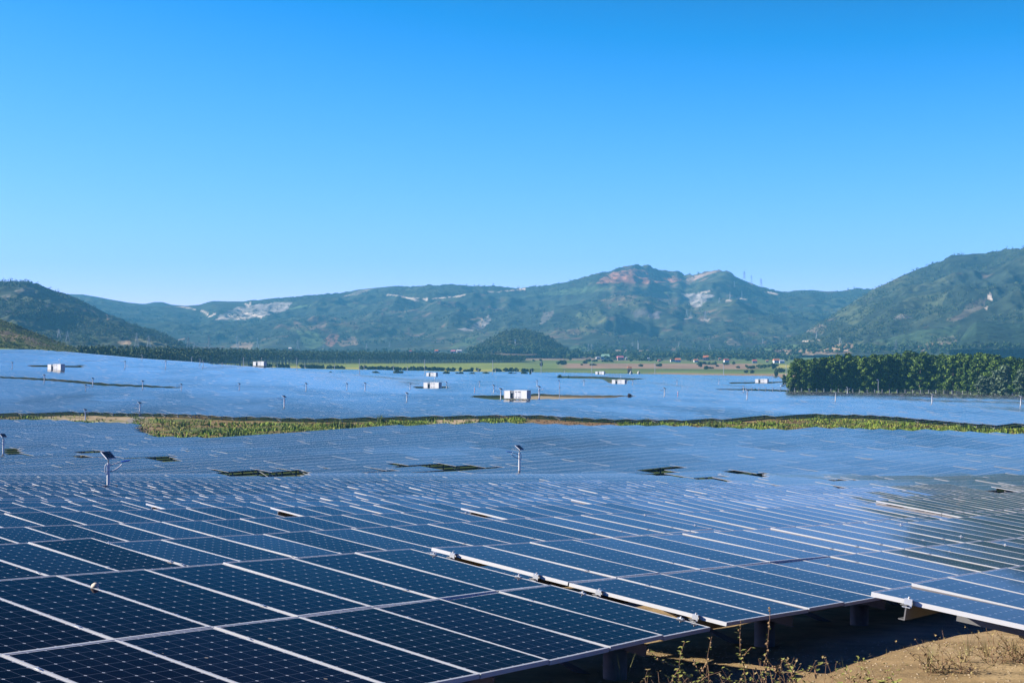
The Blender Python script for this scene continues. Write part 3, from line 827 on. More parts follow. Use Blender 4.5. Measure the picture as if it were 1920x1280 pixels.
hill('dark green hill with rocky outcrops at the left edge', [(-320, 560), (-120, 535), (0, 528), (30, 527), (50, 528), (75, 535), (105, 546), (120, 549), (150, 562), (180, 577), (205, 590), (230, 600), (260, 612), (290, 622), (320, 635), (345, 645), (372, 656), (420, 663)], 664, 1900, 2700, -320, 420, 420, 210, None, .26, 220, (17, 5.5), 81,
     [([(25, 545), (60, 536), (70, 552), (45, 556)], (.22, .19, .17), .6), ([(0, 555), (20, 548), (15, 565)], (.22, .19, .18), .5), ([(75, 575), (95, 568), (100, 580), (85, 582)], (.30, .25, .21), .5), ([(240, 635), (262, 630), (330, 648), (300, 650)], (.25, .24, .13), .8), ([(218, 640), (245, 637), (246, 648), (225, 645)], TAN, .7), ([(138, 640), (150, 618), (190, 640)], LGREEN, .5), ([(200, 588), (206, 597), (200, 600)], TAN, .6)], [], .8)
hill('large forested hill rising at the right edge', [(1380, 662), (1440, 652), (1500, 628), (1560, 592), (1600, 566), (1640, 541), (1665, 530), (1690, 517), (1720, 505), (1750, 495), (1780, 482), (1800, 477), (1840, 475), (1870, 472), (1890, 467), (1920, 465), (2000, 455), (2300, 450)], [(1380, 665), (2300, 670)], [(1380, 2700), (1900, 2200), (2300, 2100)], [(1380, 3400), (1700, 3700), (2300, 3900)], 1380, 2300, 560, 260, None, .32, 360, (19, 6), 91,
     [([(1757, 633), (1790, 629), (1794, 641), (1775, 648), (1757, 647)], (.30, .22, .16), .9), ([(1715, 652), (1750, 638), (1756, 652), (1730, 660)], TAN, .7), ([(1800, 652), (1840, 638), (1875, 635), (1900, 640), (1870, 660), (1820, 664)], (.27, .22, .14), .8), ([(1855, 655), (1890, 648), (1900, 655), (1860, 660)], RED, .8), ([(1545, 657), (1570, 645), (1590, 642), (1603, 648), (1590, 658)], (.50, .34, .20), .9), ([(1400, 665), (1450, 656), (1520, 655), (1600, 655), (1600, 662), (1420, 668)], TAN, .7),
      ([(1850, 554), (1858, 550), (1860, 561), (1854, 562)], PALE, .9), ([(1845, 576), (1852, 574), (1850, 582)], PALE, .8), ([(1770, 600), (1800, 588), (1815, 570), (1850, 558), (1845, 575), (1820, 590), (1790, 604)], (.22, .17, .13), .6), ([(1675, 598), (1690, 588), (1712, 594), (1700, 600)], (.24, .20, .17), .7), ([(1510, 622), (1530, 606), (1560, 612), (1540, 625)], (.22, .17, .13), .6), ([(1560, 580), (1600, 568), (1640, 580), (1600, 610), (1570, 600)], (.10, .115, .05), .6), ([(1690, 560), (1780, 545), (1760, 590), (1700, 590)], (.095, .11, .05), .6), ([(1640, 640), (1720, 620), (1800, 610), (1790, 640), (1700, 650)], (.055, .095, .045), .7), ([(1420, 652), (1480, 645), (1520, 650), (1440, 658)], LGREEN, .8)],
     [([(1505, 640), (1540, 637)], 1.8, PALE)], .8)
hill('dark wooded hillock in front of the right hill', [(1780, 668), (1797, 640), (1812, 620), (1830, 601), (1850, 600), (1880, 604), (1905, 606), (1930, 602), (1990, 606), (2060, 650)], 655, 2080, 2500, 1780, 2060, 150, 80, None, .12, 160, (15, 5), 95, (), (), .75, .35, (.022, .042, .022), (.035, .06, .03), (.05, .07, .035))
hill('small rounded green hill in the middle behind the village', [(872, 668), (885, 656), (905, 645), (925, 633), (940, 623), (955, 619), (975, 618), (1000, 621), (1020, 628), (1040, 640), (1055, 651), (1068, 661), (1085, 668)], 666, 2500, 2800, 872, 1085, 230, 130, None, .16, 120, (13, 4.5), 101, [([(1000, 628), (1030, 640), (1050, 652), (1020, 650)], (.20, .17, .08), .5), ([(1060, 650), (1075, 656), (1072, 664), (1062, 662)], TAN, .7)], (), .75, .35, (.030, .050, .020), (.085, .11, .035))
nearhill = hill('low scrubby slope with green bushes at the left edge', [(-380, 560), (-200, 572), (-80, 588), (0, 599), (30, 609), (62, 622), (100, 637), (130, 648), (160, 657), (185, 665), (230, 676)], [(-380, 662), (230, 682)], 905, 1090, -380, 230, 300, 150, None, .10, 70, (7, 1.2), 111, [([(0, 622), (20, 615), (30, 640), (5, 640)], (.34, .25, .15), .55), ([(40, 630), (70, 632), (90, 648), (50, 648)], (.28, .2, .11), .5)], (), .8, .4, (.09, .12, .02), (.30, .29, .07), (.55, .40, .22))

# ray casts on the land from a pixel of the photo
dg = bpy.context.evaluated_depsgraph_get()
_lv, _lf = [], []
for o in [gobj] + hill_objs:
    me = o.data; n = len(me.vertices); a = np.empty(n * 3, np.float32); me.vertices.foreach_get('co', a)
    q = np.empty(len(me.loops), np.int32); me.loops.foreach_get('vertex_index', q)
    k = sum(len(z) for z in _lv); _lv.append(a.reshape(-1, 3)); _lf.append(q.reshape(-1, 4) + k)
LAND = BVHTree.FromPolygons(np.concatenate(_lv).tolist(), np.concatenate(_lf).tolist())
def land(u, v, fallback=3000):
    rx, rz = ray(u, v); d = Vector((rx, 1, rz)).normalized()
    p = LAND.ray_cast(Vector((0, 0, 0)) + d * 300, d, 20000)[0]
    if p is None: return Vector((rx * fallback, fallback, rz * fallback))
    return p

# ------------------------------------------------------------------ white pebble on the nearest table
STONE = plain('pale_pebble', (.72, .62, .50), .8, 0, .25, 40)
o_, r_, a_, n_, az_ = tables[[i for i, t in enumerate(tables) if t['tier'] == 'A' and t['c'].x < 0][0]]['fr']
t1 = [t for t in tables if t['fixed'] is not None and abs(t['fixed']['az'] - R(34.226)) < 1e-6][0]
o_, r_, a_, n_, az_ = t1['fr']
bm = bmesh.new(); bmesh.ops.create_icosphere(bm, subdivisions=3, radius=1)
for v in bm.verts:
    k = 1 + .16 * float(vnoise(v.co.x * 1.7 + 3, v.co.y * 1.7 + v.co.z)); v.co = Vector((v.co.x * .040 * k, v.co.y * .026 * k, v.co.z * .024 * k)) 
    if v.co.z > 0: v.co.z *= 1.15 - v.co.x * 6
    v.co.z = max(v.co.z, -.014)
me = bpy.data.meshes.new('pebble'); bm.to_mesh(me); bm.free(); me.materials.append(STONE)
for p in me.polygons: p.use_smooth = True
peb = bpy.data.objects.new('pebble', me); C.objects.link(peb)
i_line = NC - 7 + 2                                  # third panel line, counted as in the photo
best = min(np.linspace(0, 1, 200), key=lambda j: abs(proj(*(o_ + r_ * (i_line * PW) + a_ * (PL * j)))[0] - 177))
peb.location = o_ + r_ * (i_line * PW) + a_ * (PL * best) + n_ * (TH / 2 + .016)
peb.rotation_euler = (0, 0, R(150))
tag(peb, 'small off white pebble lying on the frame of the nearest table', 'pebble')

# green earth wire under the right-hand table
GREENW = plain('green_wire', (.03, .42, .08), .5, 0, .05)
t0 = [t for t in tables if t['fixed'] is not None and abs(t['fixed']['az'] - R(34.72)) < 1e-6][0]
root0 = [o for o in C.objects if o.get('label', '').startswith('solar table at bottom right')][0]
inv0 = root0.matrix_basis.inverted()
o_, r_, a_, n_, az_ = t0['fr']
_p = lambda i, j, k: inv0 @ (o_ + r_ * i + a_ * j + n_ * k)
MB().tube([_p(.0, .36, -.06), _p(.14, .30, -.055), _p(.34, .24, -.075)], .006, 6).build('earth_wire', GREENW, root0, True)

# ------------------------------------------------------------------ weeds in front
def leafmat(name, a, b, rough=.6):
    m, t, bs = new_mat(name)
    g = N(t, 'NewGeometry'); f = g.outputs['Random Per Island']
    pos = noise(t, 9, 3, .6, g.outputs['Position'])
    c = mix(t, mth(t, 'MULTIPLY_ADD', pos, .5, mth(t, 'MULTIPLY', f, .6)), a, b)
    t.links.new(c, bs.inputs['Base Color']); bs.inputs['Roughness'].default_value = rough; bs.inputs['Specular IOR Level'].default_value = .25
    return m
WLEAF = leafmat('weed_leaf', (.20, .26, .05), (.38, .36, .11))
WSTEM = plain('weed_stem', (.30, .17, .09), .8, 0, .3, 30)
WSEED = leafmat('weed_seed', (.20, .12, .06), (.42, .29, .15), .9)
STRAW = leafmat('dry_straw', (.46, .34, .16), (.30, .24, .10), .8)
GBLADE = leafmat('green_blade', (.14, .20, .04), (.28, .27, .08), .6)
def leaf(mb, p, d, s, m=1):
    d = Vector(d).normalized(); side = d.cross(Vector((0, 0, 1))); side = side.normalized() if side.length > .1 else Vector((1, 0, 0))
    up = side.cross(d)
    k = .36 * s
    P = [p, p + d * s * .45 + side * k + up * s * .05, p + d * s - up * s * .12, p + d * s * .45 - side * k + up * s * .05]
    mb.add(P, [(0, 1, 2, 3)], m)
def px3(u, v, D):
    rx, rz = ray(u, v); return Vector((rx * D, D, rz * D))
def weed(label, D, stems, leafy=1.0, seeds=1.0, seed=1, ls=.030):
    rr = random.Random(seed)
    base_u = stems[0][0][0]
    root = px3(*stems[0][0], D); gzv = g1(root.x, root.y)
    o = empty('weed', (root.x, root.y, gzv), 0, label, 'weed', 'weeds in front of the tables')
    st, lf, sd = MB(), MB(), MB()
    for k, pts in enumerate(stems):
        P = [px3(u, v, D + rr.uniform(-.06, .06)) for u, v in pts]
        if k == 0 or len(pts) and pts[0][1] > 1270: P = [Vector((P[0].x + (P[0].x - P[1].x) * .4, P[0].y, g1(P[0].x, P[0].y) - .02))] + P
        P = [p - Vector((root.x, root.y, gzv)) for p in P]
        n = len(P); st.tube(P, [max(.0026, .0075 * (1 - i / n)) for i in range(n)], 5)
        for i in range(1, n):
            a, b = P[i - 1], P[i]; L = (b - a).length
            q = 0
            while q < L:
                p = a + (b - a) * (q / L); ang = rr.uniform(0, 6.28); dr = Vector((math.cos(ang), math.sin(ang), rr.uniform(-.2, .7)))
                hgt = (i - 1 + q / L) / n
                if rr.random() < leafy * (.9 if hgt > .2 else .5): leaf(lf, p + dr * .004, dr, ls * rr.uniform(.8, 1.7), 0)
                if rr.random() < seeds * .6:
                    c = p + dr * .012; s = rr.uniform(.008, .016)
                    V = [c + Vector(w) * s for w in ((1, 0, 0), (-1, 0, 0), (0, 1, 0), (0, -1, 0), (0, 0, 1), (0, 0, -1))]
                    sd.add(V, [(0, 2, 4), (2, 1, 4), (1, 3, 4), (3, 0, 4), (2, 0, 5), (1, 2, 5), (3, 1, 5), (0, 3, 5)], 0)
                q += rr.uniform(.012, .028)
    st.build('stem', WSTEM, o)
    if lf.f: lf.build('leaves', WLEAF, o)
    if sd.f: sd.build('seed_heads', WSEED, o)
    return o
weed('tall thin brown weed with seed balls, its tip before the white frame edge', 11.8, [[(1436, 1300), (1437, 1240), (1440, 1200), (1443, 1165), (1444, 1139)]], .12, .9, 1, .02)
weed('weed with green leaves up its stem left of the tall brown one', 11.9, [[(1402, 1300), (1395, 1250), (1388, 1220), (1387, 1195), (1389, 1163)], [(1391, 1235), (1400, 1222), (1409, 1212)]], .95, .5, 2, .034)
weed('bushy weed with many small green leaves at bottom centre right', 11.5, [[(1312, 1300), (1290, 1270), (1268, 1250), (1240, 1238), (1214, 1220)], [(1276, 1300), (1272, 1262), (1275, 1232), (1284, 1201)], [(1330, 1300), (1318, 1270), (1306, 1250), (1300, 1235)], [(1300, 1285), (1330, 1265), (1352, 1258)], [(1250, 1300), (1262, 1270), (1275, 1250)], [(1290, 1300), (1283, 1280), (1270, 1268)]], 1.0, .5, 3, .032)
weed('dry brown weed with curled top between the bushy and the leafy weed', 11.9, [[(1330, 1300), (1329, 1265), (1326, 1235), (1330, 1212), (1335, 1192)], [(1327, 1240), (1318, 1254), (1312, 1262)]], .3, .9, 4, .024)
weed('sprawling weed with oval leaves arching to the right near the tall brown one', 11.7, [[(1468, 1300), (1490, 1262), (1512, 1256), (1535, 1246), (1552, 1240)], [(1500, 1295), (1490, 1268), (1480, 1245), (1476, 1238)], [(1452, 1300), (1445, 1260), (1440, 1236)], [(1530, 1270), (1528, 1255), (1531, 1246)]], .75, .35, 5, .040)
weed('small brown seed plant just right of the tall thin weed', 12.1, [[(1466, 1300), (1462, 1270), (1464, 1250), (1467, 1236)], [(1462, 1265), (1454, 1255), (1450, 1248)]], .1, 1.0, 6, .02)
weed('low green leafy weed at the lower edge right of the sprawling one', 12.2, [[(1640, 1300), (1650, 1280), (1668, 1272)], [(1640, 1290), (1625, 1276), (1610, 1270)], [(1690, 1292), (1682, 1278), (1670, 1272)], [(1600, 1300), (1592, 1284), (1580, 1276)]], 1.0, .1, 7, .045)
def grass_tuft(label, u, v, D, n, h, spread, seed, m=None, ground=False, tall=None):
    rr = random.Random(seed); p = px3(u, v, D); z = g1(p.x, p.y)
    b = MB()
    for i in range(n):
        ang = rr.uniform(0, 6.28); le = h * rr.uniform(.5, 1.1); lean = rr.uniform(.1, spread)
        d = Vector((math.cos(ang), math.sin(ang), 0)); s = Vector((-d.y, d.x, 0)) * .0035
        q = d * rr.uniform(0, .05); P = []
        for k in range(5):
            f = k / 4; c = q + d * le * lean * f * f + Vector((0, 0, le * f * (1 - .35 * lean * f))); wdt = s * (1 - f * .9); P += [c - wdt, c + wdt]
        b.add(P, [(2 * k, 2 * k + 1, 2 * k + 3, 2 * k + 2) for k in range(4)], 0)
    o = b.build('grass_tuft', m or GBLADE); o.location = (p.x, p.y, z - .01)
    return tag(o, label, 'grass tuft', 'grass tufts on the earth under the tables')
grass_tuft('single long green grass stalk leaning right between posts and weeds', 1590, 1285, 12.4, 3, .62, .55, 11)
grass_tuft('green grass tuft at the lower border of the lit earth', 1740, 1238, 15.2, 26, .28, .9, 12)
grass_tuft('dry straw tuft on the edge of shadow under the brace', 1805, 1222, 15.6, 30, .22, .8, 13, STRAW)
grass_tuft('straw tuft beneath the right table next to its brace', 1850, 1212, 16.0, 34, .26, .8, 14, STRAW)
grass_tuft('thin green tuft standing in the dark left of the brace', 1815, 1205, 16.2, 14, .36, .6, 15)
grass_tuft('yellowish tuft at the right border of the photo', 1902, 1206, 16.2, 50, .26, .9, 16, STRAW)
grass_tuft('short straw tuft near the bottom edge by the green weed', 1560, 1292, 12.0, 30, .22, .9, 17, STRAW)
grass_tuft('bent straw tuft at the bottom edge under the bushy weed', 1360, 1296, 11.4, 30, .24, .9, 18, STRAW)
grass_tuft('slim green tuft beside the concrete post', 1168, 1262, 13.0, 8, .55, .3, 19)
def brush(label, u, D, n, L, seed):
    rr = random.Random(seed); x = (u - 960) / F * D; z = g1(x, D); o = empty('dry_brush', (x, D, z), 0, label, 'dry brush', 'dry brush under the front tables')
    st, lf = MB(), MB()
    for i in range(n):
        a = rr.uniform(0, 6.28); p = Vector((rr.uniform(-.25, .25), rr.uniform(-.2, .2), 0)); d = Vector((math.cos(a), math.sin(a), rr.uniform(.4, 2.2))).normalized(); P = [p]
        for k in range(5):
            d = (d + Vector((rr.gauss(0, .28), rr.gauss(0, .28), rr.gauss(-.06, .2)))).normalized(); P.append(P[-1] + d * L / 5 * rr.uniform(.7, 1.2))
            P[-1].z = max(P[-1].z, .01)
            for q in range(3):
                if rr.random() < .65: leaf(lf, P[-1], (rr.gauss(0, 1), rr.gauss(0, 1), rr.gauss(.2, .6)), rr.uniform(.015, .042), 0)
        st.tube(P, [.0035 * (1 - k / 7) for k in range(6)], 4)
    st.build('stems', WSTEM, o); lf.build('leaves', STRAW if seed % 2 else WLEAF, o); return o
brush('tangle of dry stalks low in front of the concrete post', 1215, 11.6, 30, .55, 31)
brush('tangle of greenish stalks at the bottom below the bushy weed', 1285, 11.5, 36, .6, 32)
brush('dry tangle at the bottom edge left of the tall brown weed', 1365, 11.9, 34, .55, 33)
brush('green leafed tangle at the foot of the tall brown weed', 1452, 12.0, 40, .6, 34)
brush('dry stalks in the shadow below the sprawling weed', 1530, 12.6, 34, .55, 35)
brush('low green tangle along the shadow edge before the lit earth', 1620, 13.2, 36, .45, 36)
brush('dry golden tangle on the lit earth at the right', 1770, 15.0, 36, .4, 37)
brush('dry golden brush at the right end of the lit earth', 1890, 15.6, 44, .45, 39)
# loose straw, stalks and gravel on the earth in front: nobody could count it
rr = random.Random(5); b = MB()
for i in range(6500):
    u = rr.uniform(1100, 2050); D = rr.uniform(9.5, 17.5); x = (u - 960) / F * D; z = g1(x, D)
    s_ = float(sa(x, D)[0]); ang = rr.uniform(0, 6.28); L = rr.uniform(.02, .12); wd = rr.uniform(.001, .0028)
    d = Vector((math.cos(ang), math.sin(ang), rr.uniform(-.1, .35))) * L; s = Vector((-math.sin(ang), math.cos(ang), 0)) * wd
    p = Vector((x, D, z + .004)); b.add([p - s, p + s, p + d + s * .4, p + d - s * .4], [(0, 1, 2, 3)], 0)
for i in range(2600):
    u = rr.uniform(1100, 2050); D = rr.uniform(9.5, 17.5); x = (u - 960) / F * D; z = g1(x, D); r0 = rr.uniform(.005, .018)
    c = Vector((x, D, z)); V = [c + Vector((math.cos(k * 1.26 + i) * r0 * rr.uniform(.7, 1.2), math.sin(k * 1.26 + i) * r0 * rr.uniform(.7, 1.2), 0)) for k in range(5)] + [c + Vector((0, 0, r0 * .7))]
    b.add(V, [(k, (k + 1) % 5, 5) for k in range(5)], 1)
o = b.build('straw_litter', [STRAW, plain('gravel_grit', (.48, .37, .24), .9, 0, .4, 60)])
tag(o, 'scattered dry straw and grit on the earth below the front tables', 'straw', kind='stuff')

# ------------------------------------------------------------------ solar street lamps
WHITE = plain('white_paint', (.80, .80, .79), .45, 0, .05, 3)
BLUEP = plain('blue_plastic', (.015, .10, .62), .4, 0, .1, 8)
DARKP = plain('dark_cells', (.012, .014, .020), .25, 0, .2, 20)
LENS = plain('lamp_lens', (.75, .76, .74), .3, 0, .05)
def make_lamp():
    root = empty('street_lamp', (0, 0, 0))
    H = 3.0
    b = MB(); b.tube([(0, 0, .30), (0, 0, H - .55)], [.105, .075], 14); b.build('pole', WHITE, root)
    MB().tube([(0, 0, 0), (0, 0, .30)], .115, 14).box((0, 0, .02), (.26, .26, .04)).build('pole_base', BLUEP, root)
    MB().tube([(0, 0, H - .55), (0, 0, H - .22)], .03, 10).build('neck', ALU_D, root)
    arc = [(math.sin(t) * .9 * .9, 0, H - 1.05 + .62 * (1 - math.cos(t) * 1.0) ** .8) for t in np.linspace(.12, 1.15, 9)]
    MB().tube(arc, .034, 8).tube([(.03, 0, H - .72), (.3, 0, H - .62), (.62, 0, H - .53)], .03, 8).build('arm', WHITE, root)
    ring = [(-.07 + -.11 * math.sin(t), 0, H - .90 + .30 * math.cos(t)) for t in np.linspace(.0, math.pi, 13)]
    MB().tube([(-.03, 0, H - .60)] + ring + [(-.03, 0, H - 1.2)], .024, 8).build('bracket_ring', WHITE, root)
    hd = MB(); V = []
    T_ = Matrix.Translation((.66, 0, H - .52)) @ Matrix.Rotation(R(-9), 4, 'Y')
    sec = [(0, .035, .02), (.10, .075, .035), (.42, .10, .035), (.56, .06, .02)]
    for x, y, z in sec: V += [T_ @ Vector((x, -y, -z * .5)), T_ @ Vector((x, y, -z * .5)), T_ @ Vector((x, y * .8, z)), T_ @ Vector((x, -y * .8, z))]
    Fc = [(0, 1, 2, 3), (15, 14, 13, 12)]
    for k in range(3):
        for e in range(4): Fc.append((4 * k + e, 4 * k + (e + 1) % 4, 4 * k + 4 + (e + 1) % 4, 4 * k + 4 + e))
    hd.add(V, Fc); h = hd.build('lamp_head', BLUEP, root)
    MB().box((.30, 0, -.024), (.34, .14, .012), M=T_).build('lens', LENS, h)
    # solar panel, tipped towards the south like the tables
    T2 = Matrix.Translation((0, 0, H - .12)) @ Matrix.Rotation(0, 4, 'Z') @ Matrix.Rotation(R(36), 4, 'X') @ Matrix.Scale(1.0, 4)
    fr = MB()
    fr.box((0, .30, 0), (.66, .03, .05), M=T2).box((0, -.30, 0), (.66, .03, .05), M=T2).box((.315, 0, 0), (.03, .57, .05), M=T2).box((-.315, 0, 0), (.03, .57, .05), M=T2)
    p = fr.build('solar_panel', WHITE, root)
    c = MB().box((0, 0, .012), (.60, .57, .01), M=T2)
    for i in range(5): c.box((-.24 + .12 * i, 0, .0185), (.006, .55, .003), 1, M=T2)
    for i in range(3): c.box((0, -.14 + .14 * i, .0185), (.58, .006, .003), 1, M=T2)
    c.build('cell_sheet', [DARKP, ALU], p)
    return root
lamp0 = make_lamp()
HIDE = [lamp0]
HEAD_R, HEAD_L = R(20), R(200)
LAMPG = 'white solar street lamps in the solar farm'
def lamp(u, vt, vb, label, head=1, on_ground=False, first=False):
    """u and top/bottom pixel rows; the foot may stand hidden behind the tables"""
    x, y, z = hit(u, vb, ground=on_ground, lo=60)
    top = ray(u, vt)[1] * y
    gz0 = g1(x, y); h = min(max(top - gz0, 2.6), 5.2)
    # yaw of the panel: its low side looks along -a as the tables do
    c = copy_tree(lamp0, (x, y, gz0), R(90) - AZ if False else 0, label, LAMPG)
    c['category'] = 'street lamp'
    c.scale = (1, 1, 1)
    s = h / 3.0
    w_ = s * (1.0 if y < 250 else 1.3)
    c.scale = (w_, w_, s)
    yaw = math.atan2(AY, AX) - R(90)
    c.rotation_euler = (0, 0, yaw)
    for ch in c.children:
        if ch.name.split('.')[0] in ('arm', 'lamp_head', 'bracket_ring'):
            want = (HEAD_R if head > 0 else HEAD_L)
            ch.rotation_euler = (0, 0, want - yaw)
    return c
LAMPS = [
 (203, 849, 909, 'largest solar street lamp, blue head to the right, standing among the tables at left', 1, 0),
 (974, 836, 881, 'solar street lamp with blue head to the left, in the near tables at centre', -1, 0),
 (6, 814, 849, 'solar street lamp cut by the left edge, standing among the near tables', -1, 0),
 (262, 754, 779, 'street lamp with blue foot at the end of the gravel track', -1, 1),
 (160, 767, 790, 'street lamp on the sandy strip beside the dark row of table legs', 1, 1),
 (533, 742, 761, 'street lamp with blue head, nearest one in the far field left of centre', -1, 0),
 (763, 736, 751, 'street lamp with blue head below the left of the two central cabins', -1, 0),
 (23, 679, 688, 'tiny white lamp left of the leftmost white cabin', -1, 0),
 (234.6, 676.5, 686, 'tiny white lamp far right of the leftmost cabin, below the tree belt', -1, 0),
 (266.6, 664.5, 672, 'highest tiny white lamp, against the dark tree belt at left', -1, 0),
 (311, 676.5, 686, 'tiny white lamp midway between the leftmost cabin and the next one', -1, 0),
 (83, 702.5, 714, 'small white lamp above the dark track at the left, first of three along it', -1, 0),
 (174, 708.5, 720.5, 'small white lamp above the dark track, second of three along it', -1, 0),
 (160.7, 721, 730.5, 'small white lamp just below the dark track at left', 1, 0),
 (267.6, 713.5, 727, 'thick white lamp at the right end of the dark track', -1, 0),
 (340, 719.5, 730, 'small white lamp right beyond the end of the dark track', -1, 0),
 (448.7, 718.5, 729, 'small white lamp alone between the dark track and the blue headed lamp', -1, 0),
 (574, 718, 730.5, 'small white lamp above and right of the blue headed lamp', -1, 0),
 (375, 672, 680, 'tiny lamp touching the tree belt, left one of a close pair', -1, 0),
 (381, 676, 684.5, 'tiny lamp in a close pair below the tree belt, the lower right one', -1, 0),
 (520, 682.5, 687, 'tiny lamp just right of the second white cabin', -1, 0),
 (571.7, 680, 689, 'tiny lamp at the far field edge, first from the left along the green field', -1, 0),
 (627.4, 682, 690, 'tiny lamp at the far field edge, second from the left along the green field', -1, 0),
 (682.7, 684.5, 691.5, 'tiny lamp at the far field edge, third from the left along the green field', -1, 0),
 (738, 686, 693, 'tiny lamp at the far field edge, fourth from the left along the green field', -1, 0),
 (764, 686.5, 693.5, 'tiny lamp left of the far cabin below the green bushes', -1, 0),
 (650.5, 718.5, 729, 'small white lamp left of a pair level with the central cabin', -1, 0),
 (684.6, 717.5, 730.5, 'small white lamp right of a pair level with the central cabin', -1, 0),
 (769, 719, 728.5, 'small white lamp close to the left of the central left cabin', -1, 0),
 (837.3, 716, 727.5, 'small white lamp with dark panel close to the right of the central left cabin', 1, 0),
 (899, 714.5, 724, 'small white lamp between the two central cabins, upper one', -1, 0),
 (925.8, 721.5, 735.5, 'white lamp up left of the largest cabin', 1, 0),
 (896.6, 689.5, 697, 'tiny lamp right of the far cabin, left of two', -1, 0),
 (929, 690.5, 698, 'tiny lamp right of the far cabin, right of two', -1, 0),
 (939, 728, 747, 'white lamp with a curved arm beside the left wall of the largest cabin', -1, 0),
 (1011, 723, 742, 'white lamp with blue foot on the tan clearing right of the largest cabin', 1, 0),
 (1007, 712.5, 723, 'small white lamp above the roof line right of the largest cabin', -1, 0),
 (1095, 712.5, 722, 'small white lamp left of the cabin below the green clearing', -1, 0),
 (1186, 712.5, 721, 'small white lamp right of the cabin below the green clearing', 1, 0),
 (1246, 727, 742, 'white lamp right of the long tan clearing', -1, 0),
 (996.7, 692.5, 698, 'tiny lamp at the far edge below the bushes at centre', -1, 0),
 (1059, 693.5, 699, 'tiny lamp at the far edge left of the small far cabin', -1, 0),
 (1269.5, 712.5, 721, 'small white lamp in the empty middle of the right far field', -1, 0),
 (1348, 711.5, 719, 'small white lamp left of the rightmost cabin', -1, 0),
 (1394, 723, 734, 'white lamp beside the shrubs at the left end of the fence', -1, 0),
 (1401, 730.5, 746, 'larger white lamp below the left end of the fence', -1, 0),
 (1566.7, 734.5, 749, 'white lamp below the fence, first from left under the grove', -1, 0),
 (1747.5, 737.5, 754, 'white lamp below the fence, second from left under the grove', -1, 0),
 (1914, 741.5, 758, 'white lamp below the fence at the right edge', -1, 0),
 (1589, 725.5, 736.5, 'white lamp directly in front of the fence at the left part of the grove', 1, 0),
 (1811, 725.5, 738, 'white lamp beside the fence gate under the grove', -1, 0),
]
for i, L_ in enumerate(LAMPS): lamp(*L_)
def delete_tree(o):
    for ch in list(o.children): delete_tree(ch)
    bpy.data.objects.remove(o, do_unlink=True)
delete_tree(lamp0)

# ------------------------------------------------------------------ inverter cabins
CABW = plain('cabin_white', (.80, .80, .80), .5, 0, .04, 2)
CABG = plain('cabin_grey', (.50, .53, .56), .5, 0, .06, 2)
VENT = plain('vent_grey', (.16, .18, .21), .6, 0, .2, 9)
TRAFO = plain('transformer_grey', (.20, .23, .26), .5, .2, .2, 6)
def make_cabin():
    root = empty('inverter_cabin', (0, 0, 0))
    # local x along the long side, y depth; the long open side looks along -y
    z0 = 1.1; H = 2.9
    pl = MB()
    for x in (-4.4, -1.6, 1.6, 4.4):
        for y in (-1.0, 1.0): pl.box((x, y, z0 / 2), (.35, .35, z0))
    pl.box((0, 0, z0 - .06), (10.0, 2.7, .12)); pl.build('plinth', CONC, root)
    def cont(name, x0, x1, y0, y1, h):
        b = MB(); b.box(((x0 + x1) / 2, (y0 + y1) / 2, z0 + h / 2), (x1 - x0, y1 - y0, h))
        for xx in (x0, x1):
            for yy in (y0, y1): b.box((xx + (.03 if xx == x0 else -.03), yy + (.03 if yy == y0 else -.03), z0 + h / 2), (.14, .14, h + .02))
        n = int((x1 - x0) / .3)
        for i in range(1, n): b.box((x0 + (x1 - x0) * i / n, y1 + .012, z0 + h / 2), (.13, .03, h - .3))
        return b.build(name, CABW, root)
    a = cont('left_container', -4.9, -2.3, -1.25, 1.25, 2.72)
    MB().box((-3.6, 0, z0 + 2.75), (2.7, 2.6, .07)).build('roof', CABW, a)
    b_ = cont('main_container', -.6, 4.9, -1.25, 1.25, H)
    MB().box((2.15, 0, z0 + H + .035), (5.6, 2.6, .07)).build('roof', CABW, b_)
    for x in (.25, 1.35, 2.0):
        d = MB().box((x, -1.275, z0 + 1.15), (.55, .05, 2.0)).build('door', CABW, b_)
    for x in (.25, 1.35, 2.0):
        v = MB()
        for k in range(5): v.box((x, -1.29, z0 + 2.22 + .07 * k), (.52, .05, .045))
        v.build('vent', VENT, b_)
        v = MB()
        for k in range(3): v.box((x, -1.315, z0 + .32 + .09 * k), (.46, .03, .05))
        v.build('vent', VENT, b_)
    e = MB(); e.box((4.925, 0, z0 + 1.35), (.05, 2.2, 2.4)); 
    for y in (-.75, 0, .75): e.box((4.955, y, z0 + 1.3), (.03, .05, 2.3))
    e.build('end_doors', CABG, b_)
    v = MB()
    for k in range(4): v.box((4.94, 0, z0 + 2.62 + .06 * k), (.06, 2.1, .04))
    v.build('vent', VENT, b_)
    # open bay with the transformer
    MB().box((-1.45, 1.2, z0 + 1.35), (1.7, .08, 2.7)).box((-1.45, 0, z0 + 2.70), (1.7, 2.5, .06)).build('bay_wall', CABG, root)
    t = MB(); t.box((-1.5, -.1, z0 + 1.0), (1.2, 1.1, 1.2)); 
    for k in range(7): t.box((-2.0 + .17 * k, -.75, z0 + .95), (.05, .3, .9))
    for k in range(3): t.tube([(-1.85 + .35 * k, -.1, z0 + 1.6), (-1.85 + .35 * k, -.1, z0 + 2.0)], .06, 8)
    t.box((-1.45, -1.1, z0 + 2.3), (1.2, .12, .75))
    t.build('transformer', TRAFO, root)
    st = MB()
    for k in range(4): st.box((.6, -1.55 - .24 * k, z0 - .13 - .25 * k), (1.0, .26, .05))
    st.build('steps', ALU_D, root)
    return root
cab0 = make_cabin()
